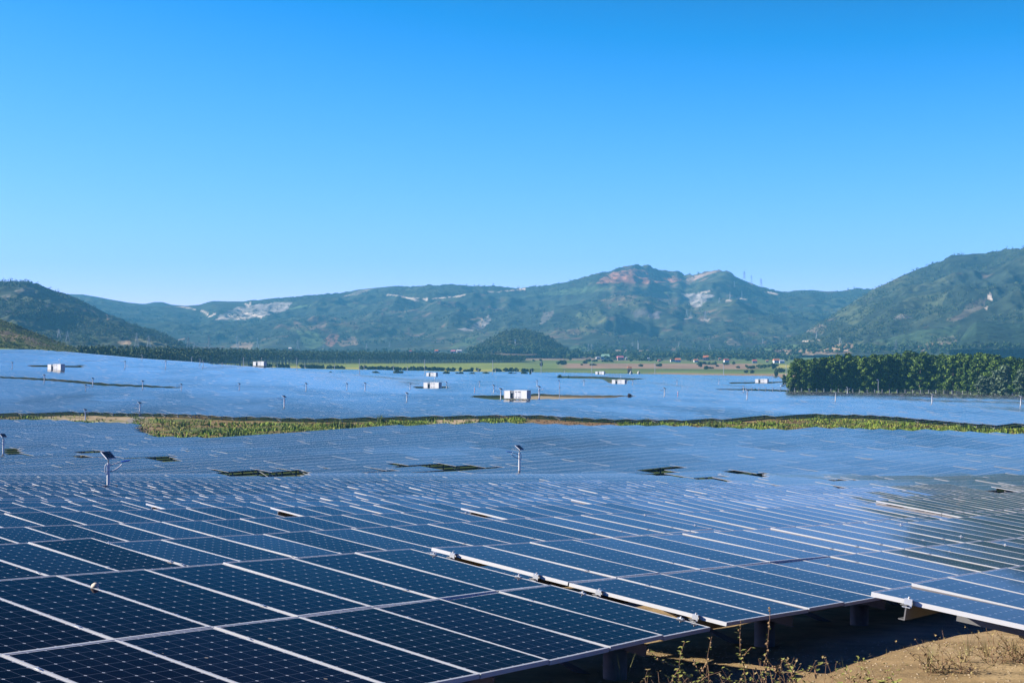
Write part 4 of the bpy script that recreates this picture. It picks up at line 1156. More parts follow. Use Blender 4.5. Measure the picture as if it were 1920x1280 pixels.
CABINS = [
 (970, 746.5, 523, 'largest and nearest white inverter cabin, on the tan clearing in the far field', 0),
 (811, 727, 755, 'white inverter cabin with thin mast, left of and behind the largest one', 1),
 (1161, 719.5, 971, 'white inverter cabin below the green clearing, right of the largest one', 1),
 (1428.5, 717.5, 1088, 'white inverter cabin furthest to the right, near the grove', 0),
 (810, 694.8, 1180, 'far white inverter cabin below the bushes at the far field edge, left of centre', 0),
 (1125.5, 697.8, 1430, 'smallest and farthest white inverter cabin at the far edge right of centre', 0),
 (487, 685.5, 971, 'white inverter cabin with thin mast in front of the green field at left', 1),
 (105.5, 687.5, 716, 'leftmost white inverter cabin with thin mast, below the scrubby slope', 1)]
for k, (u, v, D, lab, mast) in enumerate(CABINS):
    x = (u - 960) / F * D; zt = -(655 - 655) ; zp = ray(u, v)[1] * D
    z = zp - 1.15; zg = g1(x, D)
    # right end (looking along -a) is nearer the camera; long side looks along -r
    yaw = math.atan2(-AY, -AX)
    c = copy_tree(cab0, (x, D, z if abs(z - zg) < 1.5 else zg), yaw, lab, 'white inverter cabins')
    c['category'] = 'inverter cabin'
    if mast:
        m = MB().tube([(.2, 1.6, -1.0), (.2, 1.6, 6.0)], .05, 6).build('mast', WHITE, c)
        MB().box((.2, 1.6, 6.15), (.35, .35, .4)).build('camera_box', WHITE, m)
delete_tree(cab0)

# ------------------------------------------------------------------ camera masts, marker poles, utility poles
def mast(u, vt, vb, label, boxes=(0,)):
    x, y, z = hit(u, vb, lo=60); zt = ray(u, vt)[1] * y; zg = g1(x, y); h = zt - zg
    o = empty('camera_mast', (x, y, zg), 0, label, 'camera mast', 'camera masts')
    MB().tube([(0, 0, 0), (0, 0, h)], [.13, .08], 8).build('pole', CABG, o)
    MB().box((-.25, 0, h - .1), (.7, .35, .35)).build('camera_box', WHITE, o)
    if len(boxes) > 1: MB().box((.15, -.1, h * .62), (.4, .3, .5)).build('control_box', VENT, o)
mast(1049, 712.5, 742.5, 'tall grey mast with two boxes on the tan clearing', (0, 1))
mast(1646.7, 711.5, 737, 'tall grey mast with white box standing before the grove')
mast(1448, 702, 717.5, 'thin white mast right of the rightmost cabin')
REDP = plain('red_paint', (.55, .03, .03), .5, 0, .1)
def marker(u, vt, vb, label):
    x, y, z = hit(u, vb, lo=60); zt = ray(u, vt)[1] * y; zg = g1(x, y); h = zt - zg
    b = MB(); n = 7
    for k in range(n): b.tube([(0, 0, h * k / n), (0, 0, h * (k + 1) / n)], .16, 8, k % 2)
    o = b.build('marker_pole', [WHITE, REDP]); o.location = (x, y, zg)
    tag(o, label, 'marker pole', 'red and white marker poles')
marker(1271, 733.5, 742.5, 'red and white striped marker pole in the right far field')
marker(890, 725.5, 735, 'red and white striped marker pole between the two central cabins')
marker(416.7, 679.8, 682.5, 'short pinkish marker on the thin dark line left of a cabin')
UT = [(359.7, 669, 674, 1000), (457, 669.5, 677.5, 1100), (556.6, 671, 681.7, 1200), (674, 672, 688, 1250), (796.5, 672.5, 689, 1280), (924, 674, 690, 1350), (1014.7, 675.7, 692.7, 1480), (1109.7, 678, 695, 1490), (1228, 681, 697, 1500), (1356.7, 681, 698, 1500), (1474, 681, 699.5, 1480)]
pts_top = []
for k, (u, vt, vb, D) in enumerate(UT):
    x = (u - 960) / F * D; zt = ray(u, vt)[1] * D; zg = min(g1(x, D), ray(u, vb)[1] * D); h = zt - zg
    lab = f'thin concrete utility pole along the far edge, {"leftmost" if k == 0 else "rightmost" if k == len(UT) - 1 else ORD[k] + " from the left"} of the row'
    o = empty('utility_pole', (x, D, zg), R(20), lab, 'utility pole', 'utility poles along the far edge')
    MB().tube([(0, 0, 0), (0, 0, h)], [.30, .20], 8).build('pole', CABG, o)
    MB().box((0, 0, h - .5), (1.8, .12, .14)).build('cross_arm', CABG, o)

# ------------------------------------------------------------------ lattice transmission towers
PYL = plain('galvanised_lattice', (.36, .40, .43), .5, .1, .1, .5)
def make_tower():
    root = empty('transmission_tower', (0, 0, 0)); b = MB(); th = .17
    lv = [(0, 3.6), (8, 2.6), (15, 1.7), (20, 1.1), (25, .9), (30, .25)]
    cs = [(-1, -1), (1, -1), (1, 1), (-1, 1)]
    for sx, sy in cs: b.tube([(sx * w, sy * w, z) for z, w in lv], th, 4)
    for (z0, w0), (z1, w1) in zip(lv[:-1], lv[1:]):
        for i in range(4):
            p, q = cs[i], cs[(i + 1) % 4]
            b.tube([(p[0] * w0, p[1] * w0, z0), (q[0] * w1, q[1] * w1, z1)], th * .6, 4); b.tube([(q[0] * w0, q[1] * w0, z0), (p[0] * w1, p[1] * w1, z1)], th * .6, 4)
            b.tube([(p[0] * w1, p[1] * w1, z1), (q[0] * w1, q[1] * w1, z1)], th * .6, 4)
    b.build('lattice_mast', PYL, root)
    for z, L in ((20, 5.0), (23.5, 4.2), (27, 3.4)):
        a = MB()
        for s in (-1, 1): a.tube([(0, -.6, z), (s * L, 0, z + .4)], th * .7, 4); a.tube([(0, .6, z), (s * L, 0, z + .4)], th * .7, 4); a.tube([(0, 0, z + 1.5), (s * L, 0, z + .4)], th * .6, 4); a.tube([(s * L, 0, z + .4), (s * L, 0, z - 1.4)], th * .5, 4)
        a.build('cross_arm', PYL, root)
    return root
tow0 = make_tower()
TOW = [
 ('at the foot of the left hill', [(110.7, 616, 636), (126.8, 620, 641.5), (256.5, 623, 649), (279, 629, 652)]),
 ('between the left hill and the grey quarry scar', [(353, 629, 654), (365, 643.6, 655), (392, 630.6, 656.6), (445, 629, 655), (483, 633, 656.6), (558.5, 637, 656)]),
 ('behind the tree belt left of centre', [(606.6, 646, 657), (687.5, 643, 655.6), (731, 638, 651)]),
 ('right of the small round hill', [(1104, 644.6, 659), (1110, 644, 659), (1170, 645, 656), (1186, 641, 653.7), (1273, 641, 653.7), (1331, 644, 656), (1430.6, 634.7, 649)]),
 ('on the skyline right of the summit', [(1395.5, 508, 523), (1409, 516, 532), (1427, 522, 536)]),
 ('on the slope below the summit', [(1287.6, 579, 594), (1294.6, 583, 594), (1322.7, 581.5, 599), (1327, 543, 553), (1349, 557.5, 568), (1369, 546.6, 563), (1377, 526, 539), (1391, 544.5, 558)]),
 ('at the foot of the large right hill', [(1532, 622, 635), (1575.7, 632, 645), (1680, 636, 657), (1810, 644, 661), (1912, 644, 661)]),
]
for zone, lst in TOW:
    lst = sorted(lst)
    for k, (u, vt, vb) in enumerate(lst):
        p = land(u, vb, 3400)
        D = p.y; h = (vb - vt) * D / F
        pos = 'leftmost' if k == 0 else ('rightmost' if k == len(lst) - 1 else ORD[k] + ' from the left')
        c = copy_tree(tow0, p - Vector((0, 0, .5)), R(15 + 20 * math.sin(u)), f'lattice tower {zone}, {pos} there', 'transmission towers')
        c['category'] = 'transmission tower'; s = h / 30; c.scale = (max(s, .8), max(s, .8), s)
delete_tree(tow0)
def tmast(u, vt, vb, label):
    p = land(u, vb, 2600); h = (vb - vt) * p.y / F
    o = empty('radio_mast', p, 0, label, 'radio mast', 'radio masts')
    MB().tube([(0, 0, 0), (0, 0, h)], [.9, .5], 4).build('mast', PYL, o)
    MB().box((0, 0, h - 2), (2.2, 2.2, 3.4)).build('antenna', WHITE, o)
tmast(966, 635.5, 654, 'thin radio mast with white top on the small round hill')
tmast(1196.6, 638, 654.5, 'thin radio mast with white top right of the lattice towers at centre')
tmast(1323, 650.5, 656, 'small white topped mast on the plain below the summit')

# ------------------------------------------------------------------ foliage
def foliage(name, stops, rough=.7, scale=.5, trans=.0):
    m, t, b = new_mat(name)
    g = N(t, 'NewGeometry'); oi = N(t, 'ObjectInfo')
    f = mth(t, 'ADD', mth(t, 'MULTIPLY', g.outputs['Random Per Island'], .55), mth(t, 'MULTIPLY', noise(t, scale, 3, .6, g.outputs['Position']), .65))
    f = mth(t, 'ADD', f, mth(t, 'MULTIPLY', mth(t, 'SUBTRACT', oi.outputs['Random'], .5), .22))
    t.links.new(ramp(t, f, stops), b.inputs['Base Color']); b.inputs['Roughness'].default_value = rough; b.inputs['Specular IOR Level'].default_value = .2
    return m
GROVE = foliage('broad_leaf_green', [(.2, (.014, .034, .006)), (.5, (.050, .110, .011)), (.95, (.17, .26, .026))], .6, .35)
PALEF = foliage('grey_green_leaf', [(.2, (.06, .10, .055)), (.6, (.13, .19, .10)), (.95, (.22, .28, .17))], .6, .5)
BELT = foliage('plantation_leaf', [(.2, (.018, .040, .012)), (.6, (.045, .085, .022)), (.95, (.095, .14, .035))], .7, .05)
BUSH = foliage('bush_leaf', [(.2, (.018, .032, .010)), (.6, (.045, .075, .018)), (.95, (.09, .12, .03))], .7, .4)
BARK = plain('grey_bark', (.16, .13, .10), .9, 0, .35, 5)
BARKP = plain('pale_bark', (.34, .30, .25), .9, 0, .3, 5)

def cards(rg, centers, radii, n, size, flat=.6):
    """n leaf-sized quads spread through the volume of each clump, denser near its skin"""
    V = []
    for c, r in zip(centers, radii):
        d = rg.normal(size=(n, 3)); d /= np.linalg.norm(d, axis=1)[:, None]
        rad = rg.uniform(.45, 1.05, n) ** .6
        p = np.asarray(c) + d * rad[:, None] * np.asarray(r)
        nrm = d + rg.normal(size=(n, 3)) * .7 + np.array((0, 0, .35)); nrm /= np.linalg.norm(nrm, axis=1)[:, None]
        a = np.cross(nrm, rg.normal(size=(n, 3))); a /= np.linalg.norm(a, axis=1)[:, None]; b = np.cross(nrm, a)
        s = size * rg.uniform(.6, 1.3, n)[:, None]
        V.append(np.stack([p - a * s - b * s * flat, p + a * s - b * s * flat * .6, p + a * s * .9 + b * s * flat, p - a * s * .8 + b * s * flat * .8], 1).reshape(-1, 3))
    V = np.concatenate(V); return V, np.arange(len(V)).reshape(-1, 4)
def make_tree(seed, H, wd, clumps, n, size, mat, bark, low=.18, name='grove_tree', rad=.48):
    rg = np.random.default_rng(seed)
    root = empty(name, (0, 0, 0))
    C_, R_ = [], []
    b = MB(); lean = rg.normal(0, .25, 2)
    tr = [(lean[0] * f * f * 1.5, lean[1] * f * f * 1.5, H * .86 * f) for f in np.linspace(0, 1, 7)]
    b.tube(tr, [.20 * (1 - .8 * f) * H / 14 for f in np.linspace(0, 1, 7)], 7)
    for k in range(clumps):
        f = low + (1 - low) * (k + .5) / clumps
        ang = k * 2.4 + rg.uniform(-.5, .5); rr_ = wd * (.35 + .65 * math.sin(math.pi * min(1, .22 + f * .66))) * rg.uniform(.35, .95)
        if k >= clumps - 2: rr_ *= .3
        c = (math.cos(ang) * rr_ + lean[0] * f, math.sin(ang) * rr_ + lean[1] * f, H * f - H * .03)
        C_.append(c); q = wd * rg.uniform(rad * .75, rad * 1.3); R_.append((q, q, q * rg.uniform(.6, .85)))
        z0 = max(.12 * H, c[2] - rr_ * .8 - .8); i0 = np.interp(z0, [p[2] for p in tr], [p[0] for p in tr]); j0 = np.interp(z0, [p[2] for p in tr], [p[1] for p in tr])
        b.tube([(i0, j0, z0), ((i0 + c[0]) / 2, (j0 + c[1]) / 2, (z0 + c[2]) / 2 + .2), c], [.07 * H / 14, .05 * H / 14, .025 * H / 14], 5)
    b.build('trunk', bark, root, True)
    V, Fc = cards(rg, C_, R_, n, size)
    mesh_obj('crown', V, Fc, [mat], parent=root)
    return root
protos = [make_tree(100 + i, 14, 3.1, 21, 125, .31, GROVE, BARK, .15, rad=.37) for i in range(6)]
D_f = lambda u: np.interp(u, _ug, D_end)
rr = random.Random(21); nt_ = 0
topv = interp_pts([(1480, 678), (1500, 672), (1540, 667), (1580, 665), (1620, 666), (1660, 664), (1715, 661), (1760, 663), (1800, 665), (1850, 664), (1890, 670), (1960, 676)])
for row, (off, step) in enumerate([(9, 15), (17, 16), (26, 17)]):
    u = 1487 + row * 5; k = 0; made = []
    while u < 1965:
        D = float(D_f(u)) + off + rr.uniform(-2, 2); x = (u - 960) / F * D; z = g1(x, D)
        vt = float(topv(min(u, 1960))) + rr.uniform(-3, 9) - (0 if row else -3)
        h = (655 - vt) * D / F - z
        o = protos[rr.randrange(6)]
        lab = ['dark green broadleaf tree in the front row of the grove behind the fence', 'dark green broadleaf tree in the second row of the grove, crown showing above', 'dark green broadleaf tree deep in the grove, only its top showing'][row]
        s = h / 14
        c = copy_tree(o, (x, D, z), rr.uniform(0, 6.28), lab, 'trees of the dense grove', (s * rr.uniform(.95, 1.2), s * rr.uniform(.95, 1.2), s)); c['category'] = 'tree'
        made.append(c)
        if k == 0 and row == 0: c['label'] = 'leftmost dark green tree of the grove, overhanging the solar tables'
        k += 1; u += step * rr.uniform(.8, 1.2)
    vis_ = [m for m in made if 960 + F * m.location.x / m.location.y < 1935]
    for i, m in enumerate(made):
        where = ['front row of the grove', 'second row of the grove', 'rear row of the grove'][row]
        if m not in vis_: pos = 'cut by the right edge'
        elif i == 0: pos = 'leftmost, overhanging the solar tables' if row == 0 else 'leftmost'
        elif m is vis_[-1]: pos = 'rightmost in view'
        elif i < len(vis_) / 2 and i < 20: pos = ORD[i] + ' from the left'
        else: pos = ORD[min(19, len(vis_) - 1 - i)] + ' from the right'
        m['label'] = f'dark green broadleaf tree in the {where}, {pos}'
for p in protos: delete_tree(p)
pp = [make_tree(140 + i, 9, 2.0, 12, 130, .26, PALEF, BARKP, .1, 'pale_tree') for i in range(2)]
for (u, vt, off, lab, i, wsc) in [(1886, 685, 3.5, 'tallest pale grey green tree before the right end of the grove', 0, 1.35), (1918, 692, 4, 'pale grey green tree cut by the right edge in front of the grove', 1, 1.3), (1845, 704, 3, 'small rounded grey green tree in front of the grove', 1, 1.7), (1866, 700, 4.5, 'slim grey green tree between two pale trees of the grove', 0, 1.0)]:
    D = float(D_f(u)) + off; x = (u - 960) / F * D; z = g1(x, D); s = ((655 - vt) * D / F - z) / 9
    c = copy_tree(pp[i], (x, D, z), i * 2.0, lab, 'pale trees before the grove', (s * wsc, s * wsc, s)); c['category'] = 'tree'
for p in pp: delete_tree(p)

# bushes: along the far field edge, at the grove and by the fence
def make_bush(seed, mat=BUSH, n=70, size=.22):
    rg = np.random.default_rng(seed); root = empty('bush', (0, 0, 0))
    C_ = [(rg.uniform(-.55, .55), rg.uniform(-.35, .35), rg.uniform(.25, .62)) for _ in range(9)]
    R_ = [(rg.uniform(.28, .42),) * 2 + (rg.uniform(.22, .36),) for _ in range(9)]
    b = MB()
    for c in C_[:5]: b.tube([(c[0] * .3, c[1] * .3, 0), c], [.03, .012], 5)
    b.build('stems', BARK, root)
    V, Fc = cards(rg, C_, R_, n, size * .5); V[:, 2] = np.maximum(V[:, 2], -.02)
    mesh_obj('foliage', V, Fc, [mat], parent=root); return root
bp = [make_bush(200 + i) for i in range(3)]
BU = [(983, 688.5, 14, 7), (960, 688, 17, 5), (995, 684, 5, 12), (1015, 687, 6, 9), (1053, 683.5, 21, 9), (1097, 682, 9, 6), (1090, 684.5, 6, 3.5), (1112, 685, 15, 4), (1203, 687, 11, 5), (1236, 687, 12, 6), (1313, 688, 8, 10), (1323, 692, 12, 7), (1333, 691, 10, 4), (1385, 690, 10, 4.5), (1407, 691, 15, 6), (1399, 699, 8, 6), (1409, 699.5, 10, 7), (1450, 692, 9, 12), (1465, 698, 15, 9),
      (619.5, 681, 5, 5), (641, 684.5, 7, 4), (702, 687, 19, 6), (747, 687.5, 18, 8), (810, 688.5, 12, 5), (839, 688, 18, 7), (862, 688, 16, 6), (885, 688.5, 14, 5.5), (909, 688.5, 17, 6), (548, 679, 6, 6), (1345, 687, 7, 4)]
BU.sort()
rr = random.Random(31)
for k, (u, vb, wpx, hpx) in enumerate(BU):
    p = land(u, vb) if u > 1000 else px3(u, vb, 1290 + 0.25 * max(0, u - 600))
    if p.y < 1000 or p.y > 2600: p = px3(u, vb, 1560)
    if u <= 1000: p.z = min(p.z, g1(p.x, p.y))
    s = p.y / F
    pos = 'leftmost' if k == 0 else ORD[k] + ' from the left' if k < 20 else ('rightmost' if k == len(BU) - 1 else ORD[len(BU) - 1 - k] + ' from the right')
    side = 'long low' if wpx > hpx * 2.2 else ('tall' if hpx > wpx else 'rounded')
    c = copy_tree(bp[k % 3], p - Vector((0, 0, .25)), rr.uniform(-.3, .3) + (math.pi if k % 2 else 0), f'{side} dark bush in the fields beyond the solar farm, {pos}', 'bushes in the far fields', (wpx * s / 1.7, wpx * s / 1.7, hpx * s / .85)); c['category'] = 'bush'
GB = [(1456, 734, 11, 17, 'dark bush with bare twigs left of the grove at the fence'), (1471, 735, 13, 19, 'rounded dark bush leaning on the left side of the grove'), (1484, 735, 12, 20, 'dark bush touching the first tree of the grove'), (1394, 733, 8, 6, 'small shrub at the left end of the fence'), (1416, 733, 7, 5, 'low shrub on the left part of the fence line'), (1768, 736, 22, 8, 'bright green low bush under the grove behind the fence'), (1798, 735, 14, 9, 'bright green bush beside the gate in the fence'), (1842, 741, 20, 8, 'green creeper bush hanging on the fence under the pale trees'),
      (1049, 708, 9, 6, 'green shrub at the left end of the grassy clearing'), (1066, 708.5, 5, 4.5, 'small green shrub on the grassy clearing, right of the first one')]
for u, vb, wpx, hpx, lab in GB:
    x, y, z = hit(u, vb + 2, ground=True, lo=300)
    if u > 1440: y = float(D_f(u)) + 4.5; x = (u - 960) / F * y
    z = g1(x, y); s = y / F
    hh = max(hpx * s, (655 - (vb - hpx)) * s - z)
    c = copy_tree(bp[int(u) % 3], (x, y, z - .1), u, lab, 'bushes near the fence and clearings', (wpx * s / 1.7, wpx * s / 1.7, hh / .85)); c['category'] = 'bush'
for p in bp: delete_tree(p)
# the reddish dry shrub on the tan clearing
DRYB = foliage('dry_leaf', [(.2, (.12, .055, .035)), (.6, (.22, .11, .07)), (.95, (.30, .18, .12))], .8, 2)
q = make_bush(209, DRYB, 50, .2); x, y, z = hit(1181, 743.5, lo=300); z = g1(x, y); q.location = (x, y, z); q.scale = (1.1, 1.1, ((655 - 737) * y / F - z) / .9)
tag(q, 'reddish brown dry shrub at the right end of the tan clearing', 'bush')

# far woods that read as one mass
def woods(name, label, items, mat, n, size, kind='stuff', trunk=True):
    """items: x, y, z, height, width"""
    rg = np.random.default_rng(len(items)); V, Fc, mi = [], [], []
    k = 0
    for (x, y, z, h, wd) in items:
        nc = 3
        C_ = [(x + rg.uniform(-.3, .3) * wd, y + rg.uniform(-.3, .3) * wd, z + h * f) for f in (.48, .68, .86)]
        R_ = [(wd * .5 * q, wd * .5 * q, h * .18) for q in (.9, 1.0, .65)]
        v, f = cards(rg, C_, R_, n, size); V.append(v); Fc.append(f + k); k += len(v); mi.append(np.zeros(len(f), int))
        if trunk:
            t = max(.12, h * .013); v = np.array([(x - t, y, z - 1), (x + t, y, z - 1), (x + t, y, z + h * .7), (x - t, y, z + h * .7), (x, y - t, z - 1), (x, y + t, z - 1), (x, y + t, z + h * .7), (x, y - t, z + h * .7)])
            V.append(v); Fc.append(np.array([(0, 1, 2, 3), (4, 5, 6, 7)]) + k); k += 8; mi.append(np.ones(2, int))
    o = mesh_obj(name, np.concatenate(V), np.concatenate(Fc), [mat, BARKP], np.concatenate(mi)); return tag(o, label, name.replace('_', ' '), kind=kind)
rr = random.Random(41)
belt_top = interp_pts([(140, 648), (200, 649), (300, 651), (400, 652.5), (500, 654), (560, 657), (640, 657.5), (760, 659), (880, 662), (985, 667)])
belt_d = interp_pts([(140, 1010), (300, 1100), (420, 1500), (600, 1950), (990, 2120)])
it = []
for row in range(9):
    u = 150.0
    while u < 984:
        D = float(belt_d(u)) + row * 13 + rr.uniform(-4, 4); x = (u - 960) / F * D; z = g1(x, D)
        h = (655 - float(belt_top(u)) - rr.uniform(-1.2, 3.2) - (2.0 if row == 0 else 0)) * D / F - z
        if h > 3: it.append((x, D, z, h, rr.uniform(3.4, 5.2)))
        u += F / D * rr.uniform(3.0, 5.5)
woods('tree_belt', 'long dark plantation belt of trees behind the green field at left', it, BELT, 16, .75)
it = []
for k in range(1500):
    u = rr.uniform(940, 1500) if k > 500 else rr.uniform(480, 1000); v = 667 + rr.gauss(0, 3.6) + (u - 1000) * .008
    if u < 1000: v = rr.uniform(655, 662)
    p = land(u, v)
    if p.y < 1700 or p.y > 3400 or rr.random() < .25: continue
    it.append((p.x, p.y, p.z, rr.uniform(5, 10.5), rr.uniform(5, 10)))
for k in range(420):
    u = rr.uniform(1080, 1920); v = rr.uniform(650, 664); p = land(u, v)
    if p.y < 1700 or p.y > 3600: continue
    it.append((p.x, p.y, p.z, rr.uniform(4, 9), rr.uniform(5, 9)))
for line in range(16):
    u0_, v0_ = rr.uniform(420, 1470), rr.uniform(676, 690); n_ = rr.randrange(5, 22)
    for k in range(n_):
        u, v = u0_ + k * rr.uniform(2.5, 5), v0_ + k * .03 + rr.gauss(0, .3)
        p = land(u, v) if u > 1000 else px3(u, max(v, 684), 1560)
        if u <= 1000: p.z = g1(p.x, p.y)
        if p.y < 1500 or p.y > 3000: continue
        it.append((p.x, p.y, p.z - .3, rr.uniform(1.8, 4.2), rr.uniform(2.5, 5)))
woods('village_trees', 'mixed trees scattered thickly among the houses of the far village', it, BELT, 22, 1.15)
# scrub on the near slope, woods on the small hill and along the ridges: dense cover
def cover(o, name, label, n, hmin, hmax, mat, cn, csize, seed, cond=None):
    rg = np.random.default_rng(seed); me = o.data; a = np.empty(len(me.vertices) * 3, np.float32); me.vertices.foreach_get('co', a); a = a.reshape(-1, 3)
    idx = rg.permutation(len(a)); V, Fc = [], []; k = 0; c_ = 0
    for i in idx:
        x, y, z = a[i]
        if cond is not None and not cond(x, y, z): continue
        h = rg.uniform(hmin, hmax); C1 = [(x, y, z + h * .45)]; R1 = [(h * .55, h * .55, h * .5)]
        v, f = cards(rg, C1, R1, cn, csize); V.append(v); Fc.append(f + k); k += len(v); c_ += 1
        if c_ >= n: break
    q = mesh_obj(name, np.concatenate(V), np.concatenate(Fc), [mat]); tag(q, label, name.replace('_', ' '), kind='stuff')
SCRUB = foliage('scrub_leaf', [(.2, (.05, .085, .010)), (.55, (.13, .19, .025)), (.95, (.28, .30, .06))], .7, .08)
cover(nearhill, 'scrub', 'dense green and yellowish scrub covering the low slope at left', 2200, .6, 1.9, SCRUB, 14, .34, 3, lambda x, y, z: y < 1100 and z > -14 and 960 + F * x / y < 230)
HW = foliage('hill_tree_leaf', [(.2, (.014, .028, .010)), (.6, (.045, .072, .020)), (.95, (.10, .125, .035))], .7, .02)
small_hill = hill_objs[5]; left_hill = hill_objs[2]; right_hill = hill_objs[3]
cover(small_hill, 'hill_trees', 'small trees covering the rounded hill in the middle', 1800, 3, 7.5, HW, 10, 1.1, 4, lambda x, y, z: y < 2815 and z > -8)
cover(left_hill, 'hill_trees', 'trees covering the rocky hill at the left edge', 2400, 3, 7, HW, 9, 1.0, 5, lambda x, y, z: y < 2720 and 955 + F * x / y > -40 and vnoise(x / 90, y / 90, 77) > -.25)
cover(right_hill, 'hill_trees', 'trees covering the large hill at the right edge', 3000, 4, 8, HW, 9, 1.2, 6, lambda x, y, z: y < 3920 and 960 + F * x / y < 1960 and z > 0 and vnoise(x / 130, y / 130, 78) > -.2)
cover(hill_objs[0], 'hill_trees', 'forest covering the long mountain range', 4500, 5, 10, HW, 8, 1.7, 7, lambda x, y, z: y < 5650 and -40 < 960 + F * x / y < 1960 and z > 10 and vnoise(x / 170, y / 170, 79) > -.1)

# ------------------------------------------------------------------ tall grass in the strip between the fields
GR1 = foliage('strip_grass', [(.15, (.10, .17, .018)), (.45, (.28, .36, .045)), (.7, (.52, .49, .09)), (1.0, (.52, .40, .13))], .7, .12)
GR2 = foliage('fresh_grass', [(.2, (.10, .19, .018)), (.6, (.26, .40, .035)), (1.0, (.46, .50, .08))], .7, .3)
DRYG = foliage('brown_undergrowth', [(.2, (.09, .055, .022)), (.6, (.22, .14, .06)), (1.0, (.36, .25, .11))], .8, .2)
def strip_pt(u, f):
    dn, df = float(np.interp(u, _ug, D_near)), float(np.interp(u, _ug, D_far)); D = dn + (df - dn) * f + 1.0; return (u - 960) / F * D, D
def tufts(name, label, n, mats, pick, hfun, seed):
    rg = np.random.default_rng(seed); V, Fc, mi = [], [], []; k = 0
    for i in range(n):
        u = rg.uniform(-120, 2040); f = rg.uniform(-.02, 1.03); x, y = strip_pt(u, f)
        m = pick(u, f, x, y, rg)
        if m is None: continue
        z = g1(x, y) - .05; h = hfun(u, f, m, rg)
        for j in range(5):
            ang = rg.uniform(0, 6.28); d = np.array((math.cos(ang), math.sin(ang), 0)); s = np.array((-d[1], d[0], 0)) * rg.uniform(.05, .11)
            p = np.array((x, y, z)) + d * rg.uniform(0, .25); t = p + d * h * rg.uniform(.2, .7) + np.array((0, 0, h * rg.uniform(.7, 1.05))); md = (p + t) / 2 + np.array((0, 0, h * .14))
            V += [p - s, p + s, md + s * .8, md - s * .8, t]; Fc += [(k, k + 1, k + 2, k + 3), (k + 3, k + 2, k + 4)]; mi += [m, m]; k += 5
    o = mesh_obj(name, V, Fc, mats, mi); return tag(o, label, 'grass', kind='stuff')
def pick(u, f, x, y, rg):
    nz = float(vnoise(x / 9, y / 9, 88)) + .5 * float(vnoise(x / 3, y / 3, 89))
    if u < 250 and (.25 < f and u > 70): return None if rg.random() < .93 else 0
    if 800 < u < 900 and .45 < f < .95 and rg.random() < .9: return None
    if 985 < u < 1160 and .25 < f < .9: return 2 if rg.random() < .22 else None
    if f > .86: return 2 if rg.random() < .12 else None
    if nz < -.12: return 2 if rg.random() < .6 else (0 if rg.random() < .3 else None)
    if nz > .25 + .35 * f: return 1
    return 0 if rg.random() < .8 else 1
tufts('strip_grass', 'green and straw coloured tall grass growing in the strip between the two fields', 20000, [GR1, GR2, DRYG], pick, lambda u, f, m, rg: rg.uniform(.22, .72) * (.7 + .8 * abs(float(vnoise(u / 23, f * 4, 61)))) * (1.5 if m == 1 else (.6 if m == 2 else .9)), 5)
REED = foliage('reed_leaf', [(.2, (.035, .075, .015)), (.6, (.10, .17, .03)), (1.0, (.22, .26, .06))], .6, .4)
def clump(u, f, h, wd, n, label, seed, spread=.5, mat=None):
    rg = np.random.default_rng(seed); x, y = strip_pt(u, f); z = g1(x, y); b = MB()
    for i in range(n):
        px_, py_ = rg.normal(0, wd * .4), rg.normal(0, wd * .3); le = h * rg.uniform(.6, 1.1); ang = rg.uniform(0, 6.28); ln = rg.uniform(.05, spread)
        d = Vector((math.cos(ang), math.sin(ang), 0)); s = Vector((-d.y, d.x, 0)) * rg.uniform(.05, .10); q = Vector((px_, py_, 0)); P = []
        for k in range(4):
            t = k / 3; c = q + d * le * ln * t * t + Vector((0, 0, le * t * (1 - .3 * ln * t))); w_ = s * (1 - t * .85); P += [c - w_, c + w_]
        b.add(P, [(2 * k, 2 * k + 1, 2 * k + 3, 2 * k + 2) for k in range(3)], 0)
    o = b.build('reed_clump', mat or REED); o.location = (x, y, z - .05); return tag(o, label, 'reed clump', 'tall reed clumps in the grass strip')
for a_ in [(714, .75, 2.3, 1.6, 90, 'tallest dense reed clump standing up left of centre in the strip'), (632, .55, 2.2, 1.8, 70, 'reed clump with a thin tall stalk left of the tallest clump'), (652, .5, 1.7, 2.2, 80, 'broad bright reed clump right beside the stalky one'), (811, .75, 1.7, 1.5, 60, 'dark reed clump left of the bare sandy patch'), (880, .5, 1.5, 1.6, 50, 'reed clump right of the bare sandy patch'), (930, .5, 1.3, 1.8, 50, 'low reed clump left of the reddish bare earth'),
           (1212, .3, 3.2, .9, 26, 'sparse tall reeds leaning left, rising above the strip'), (1338, .45, 1.9, 3.2, 130, 'broad green reed clump above the dark table edge right of centre'), (1543, .85, 1.7, 2.2, 90, 'reed clump on the crest of the strip where it is highest'), (1228, .35, 1.7, 1.8, 60, 'yellow green reed clump below the sparse leaning reeds'), (343, .6, 1.5, 1.6, 60, 'dark green clump at the left part of the strip'), (383, .35, 1.4, 2.6, 90, 'bright green clump in the widest part of the strip'), (440, .25, 1.6, 3.0, 110, 'brightest tall grass clump in the widest part of the strip'),
           (1795, .5, 2.1, 1.2, 30, 'thin reeds sticking up against the dark tables at right, left group'), (1818, .5, 2.0, 1.2, 30, 'thin reeds sticking up against the dark tables at right, middle group'), (1846, .5, 2.0, 1.2, 30, 'thin reeds sticking up against the dark tables at right, right group'), (1880, .4, 1.9, 1.6, 40, 'yellow reeds near the right end of the strip'), (1470, .3, 1.2, 2.4, 60, 'green tuft below the orange brown bank'), (1700, .4, 1.2, 2.6, 70, 'yellow green tall grass clump right of the crest')]:
    clump(*a_, int(a_[0]))
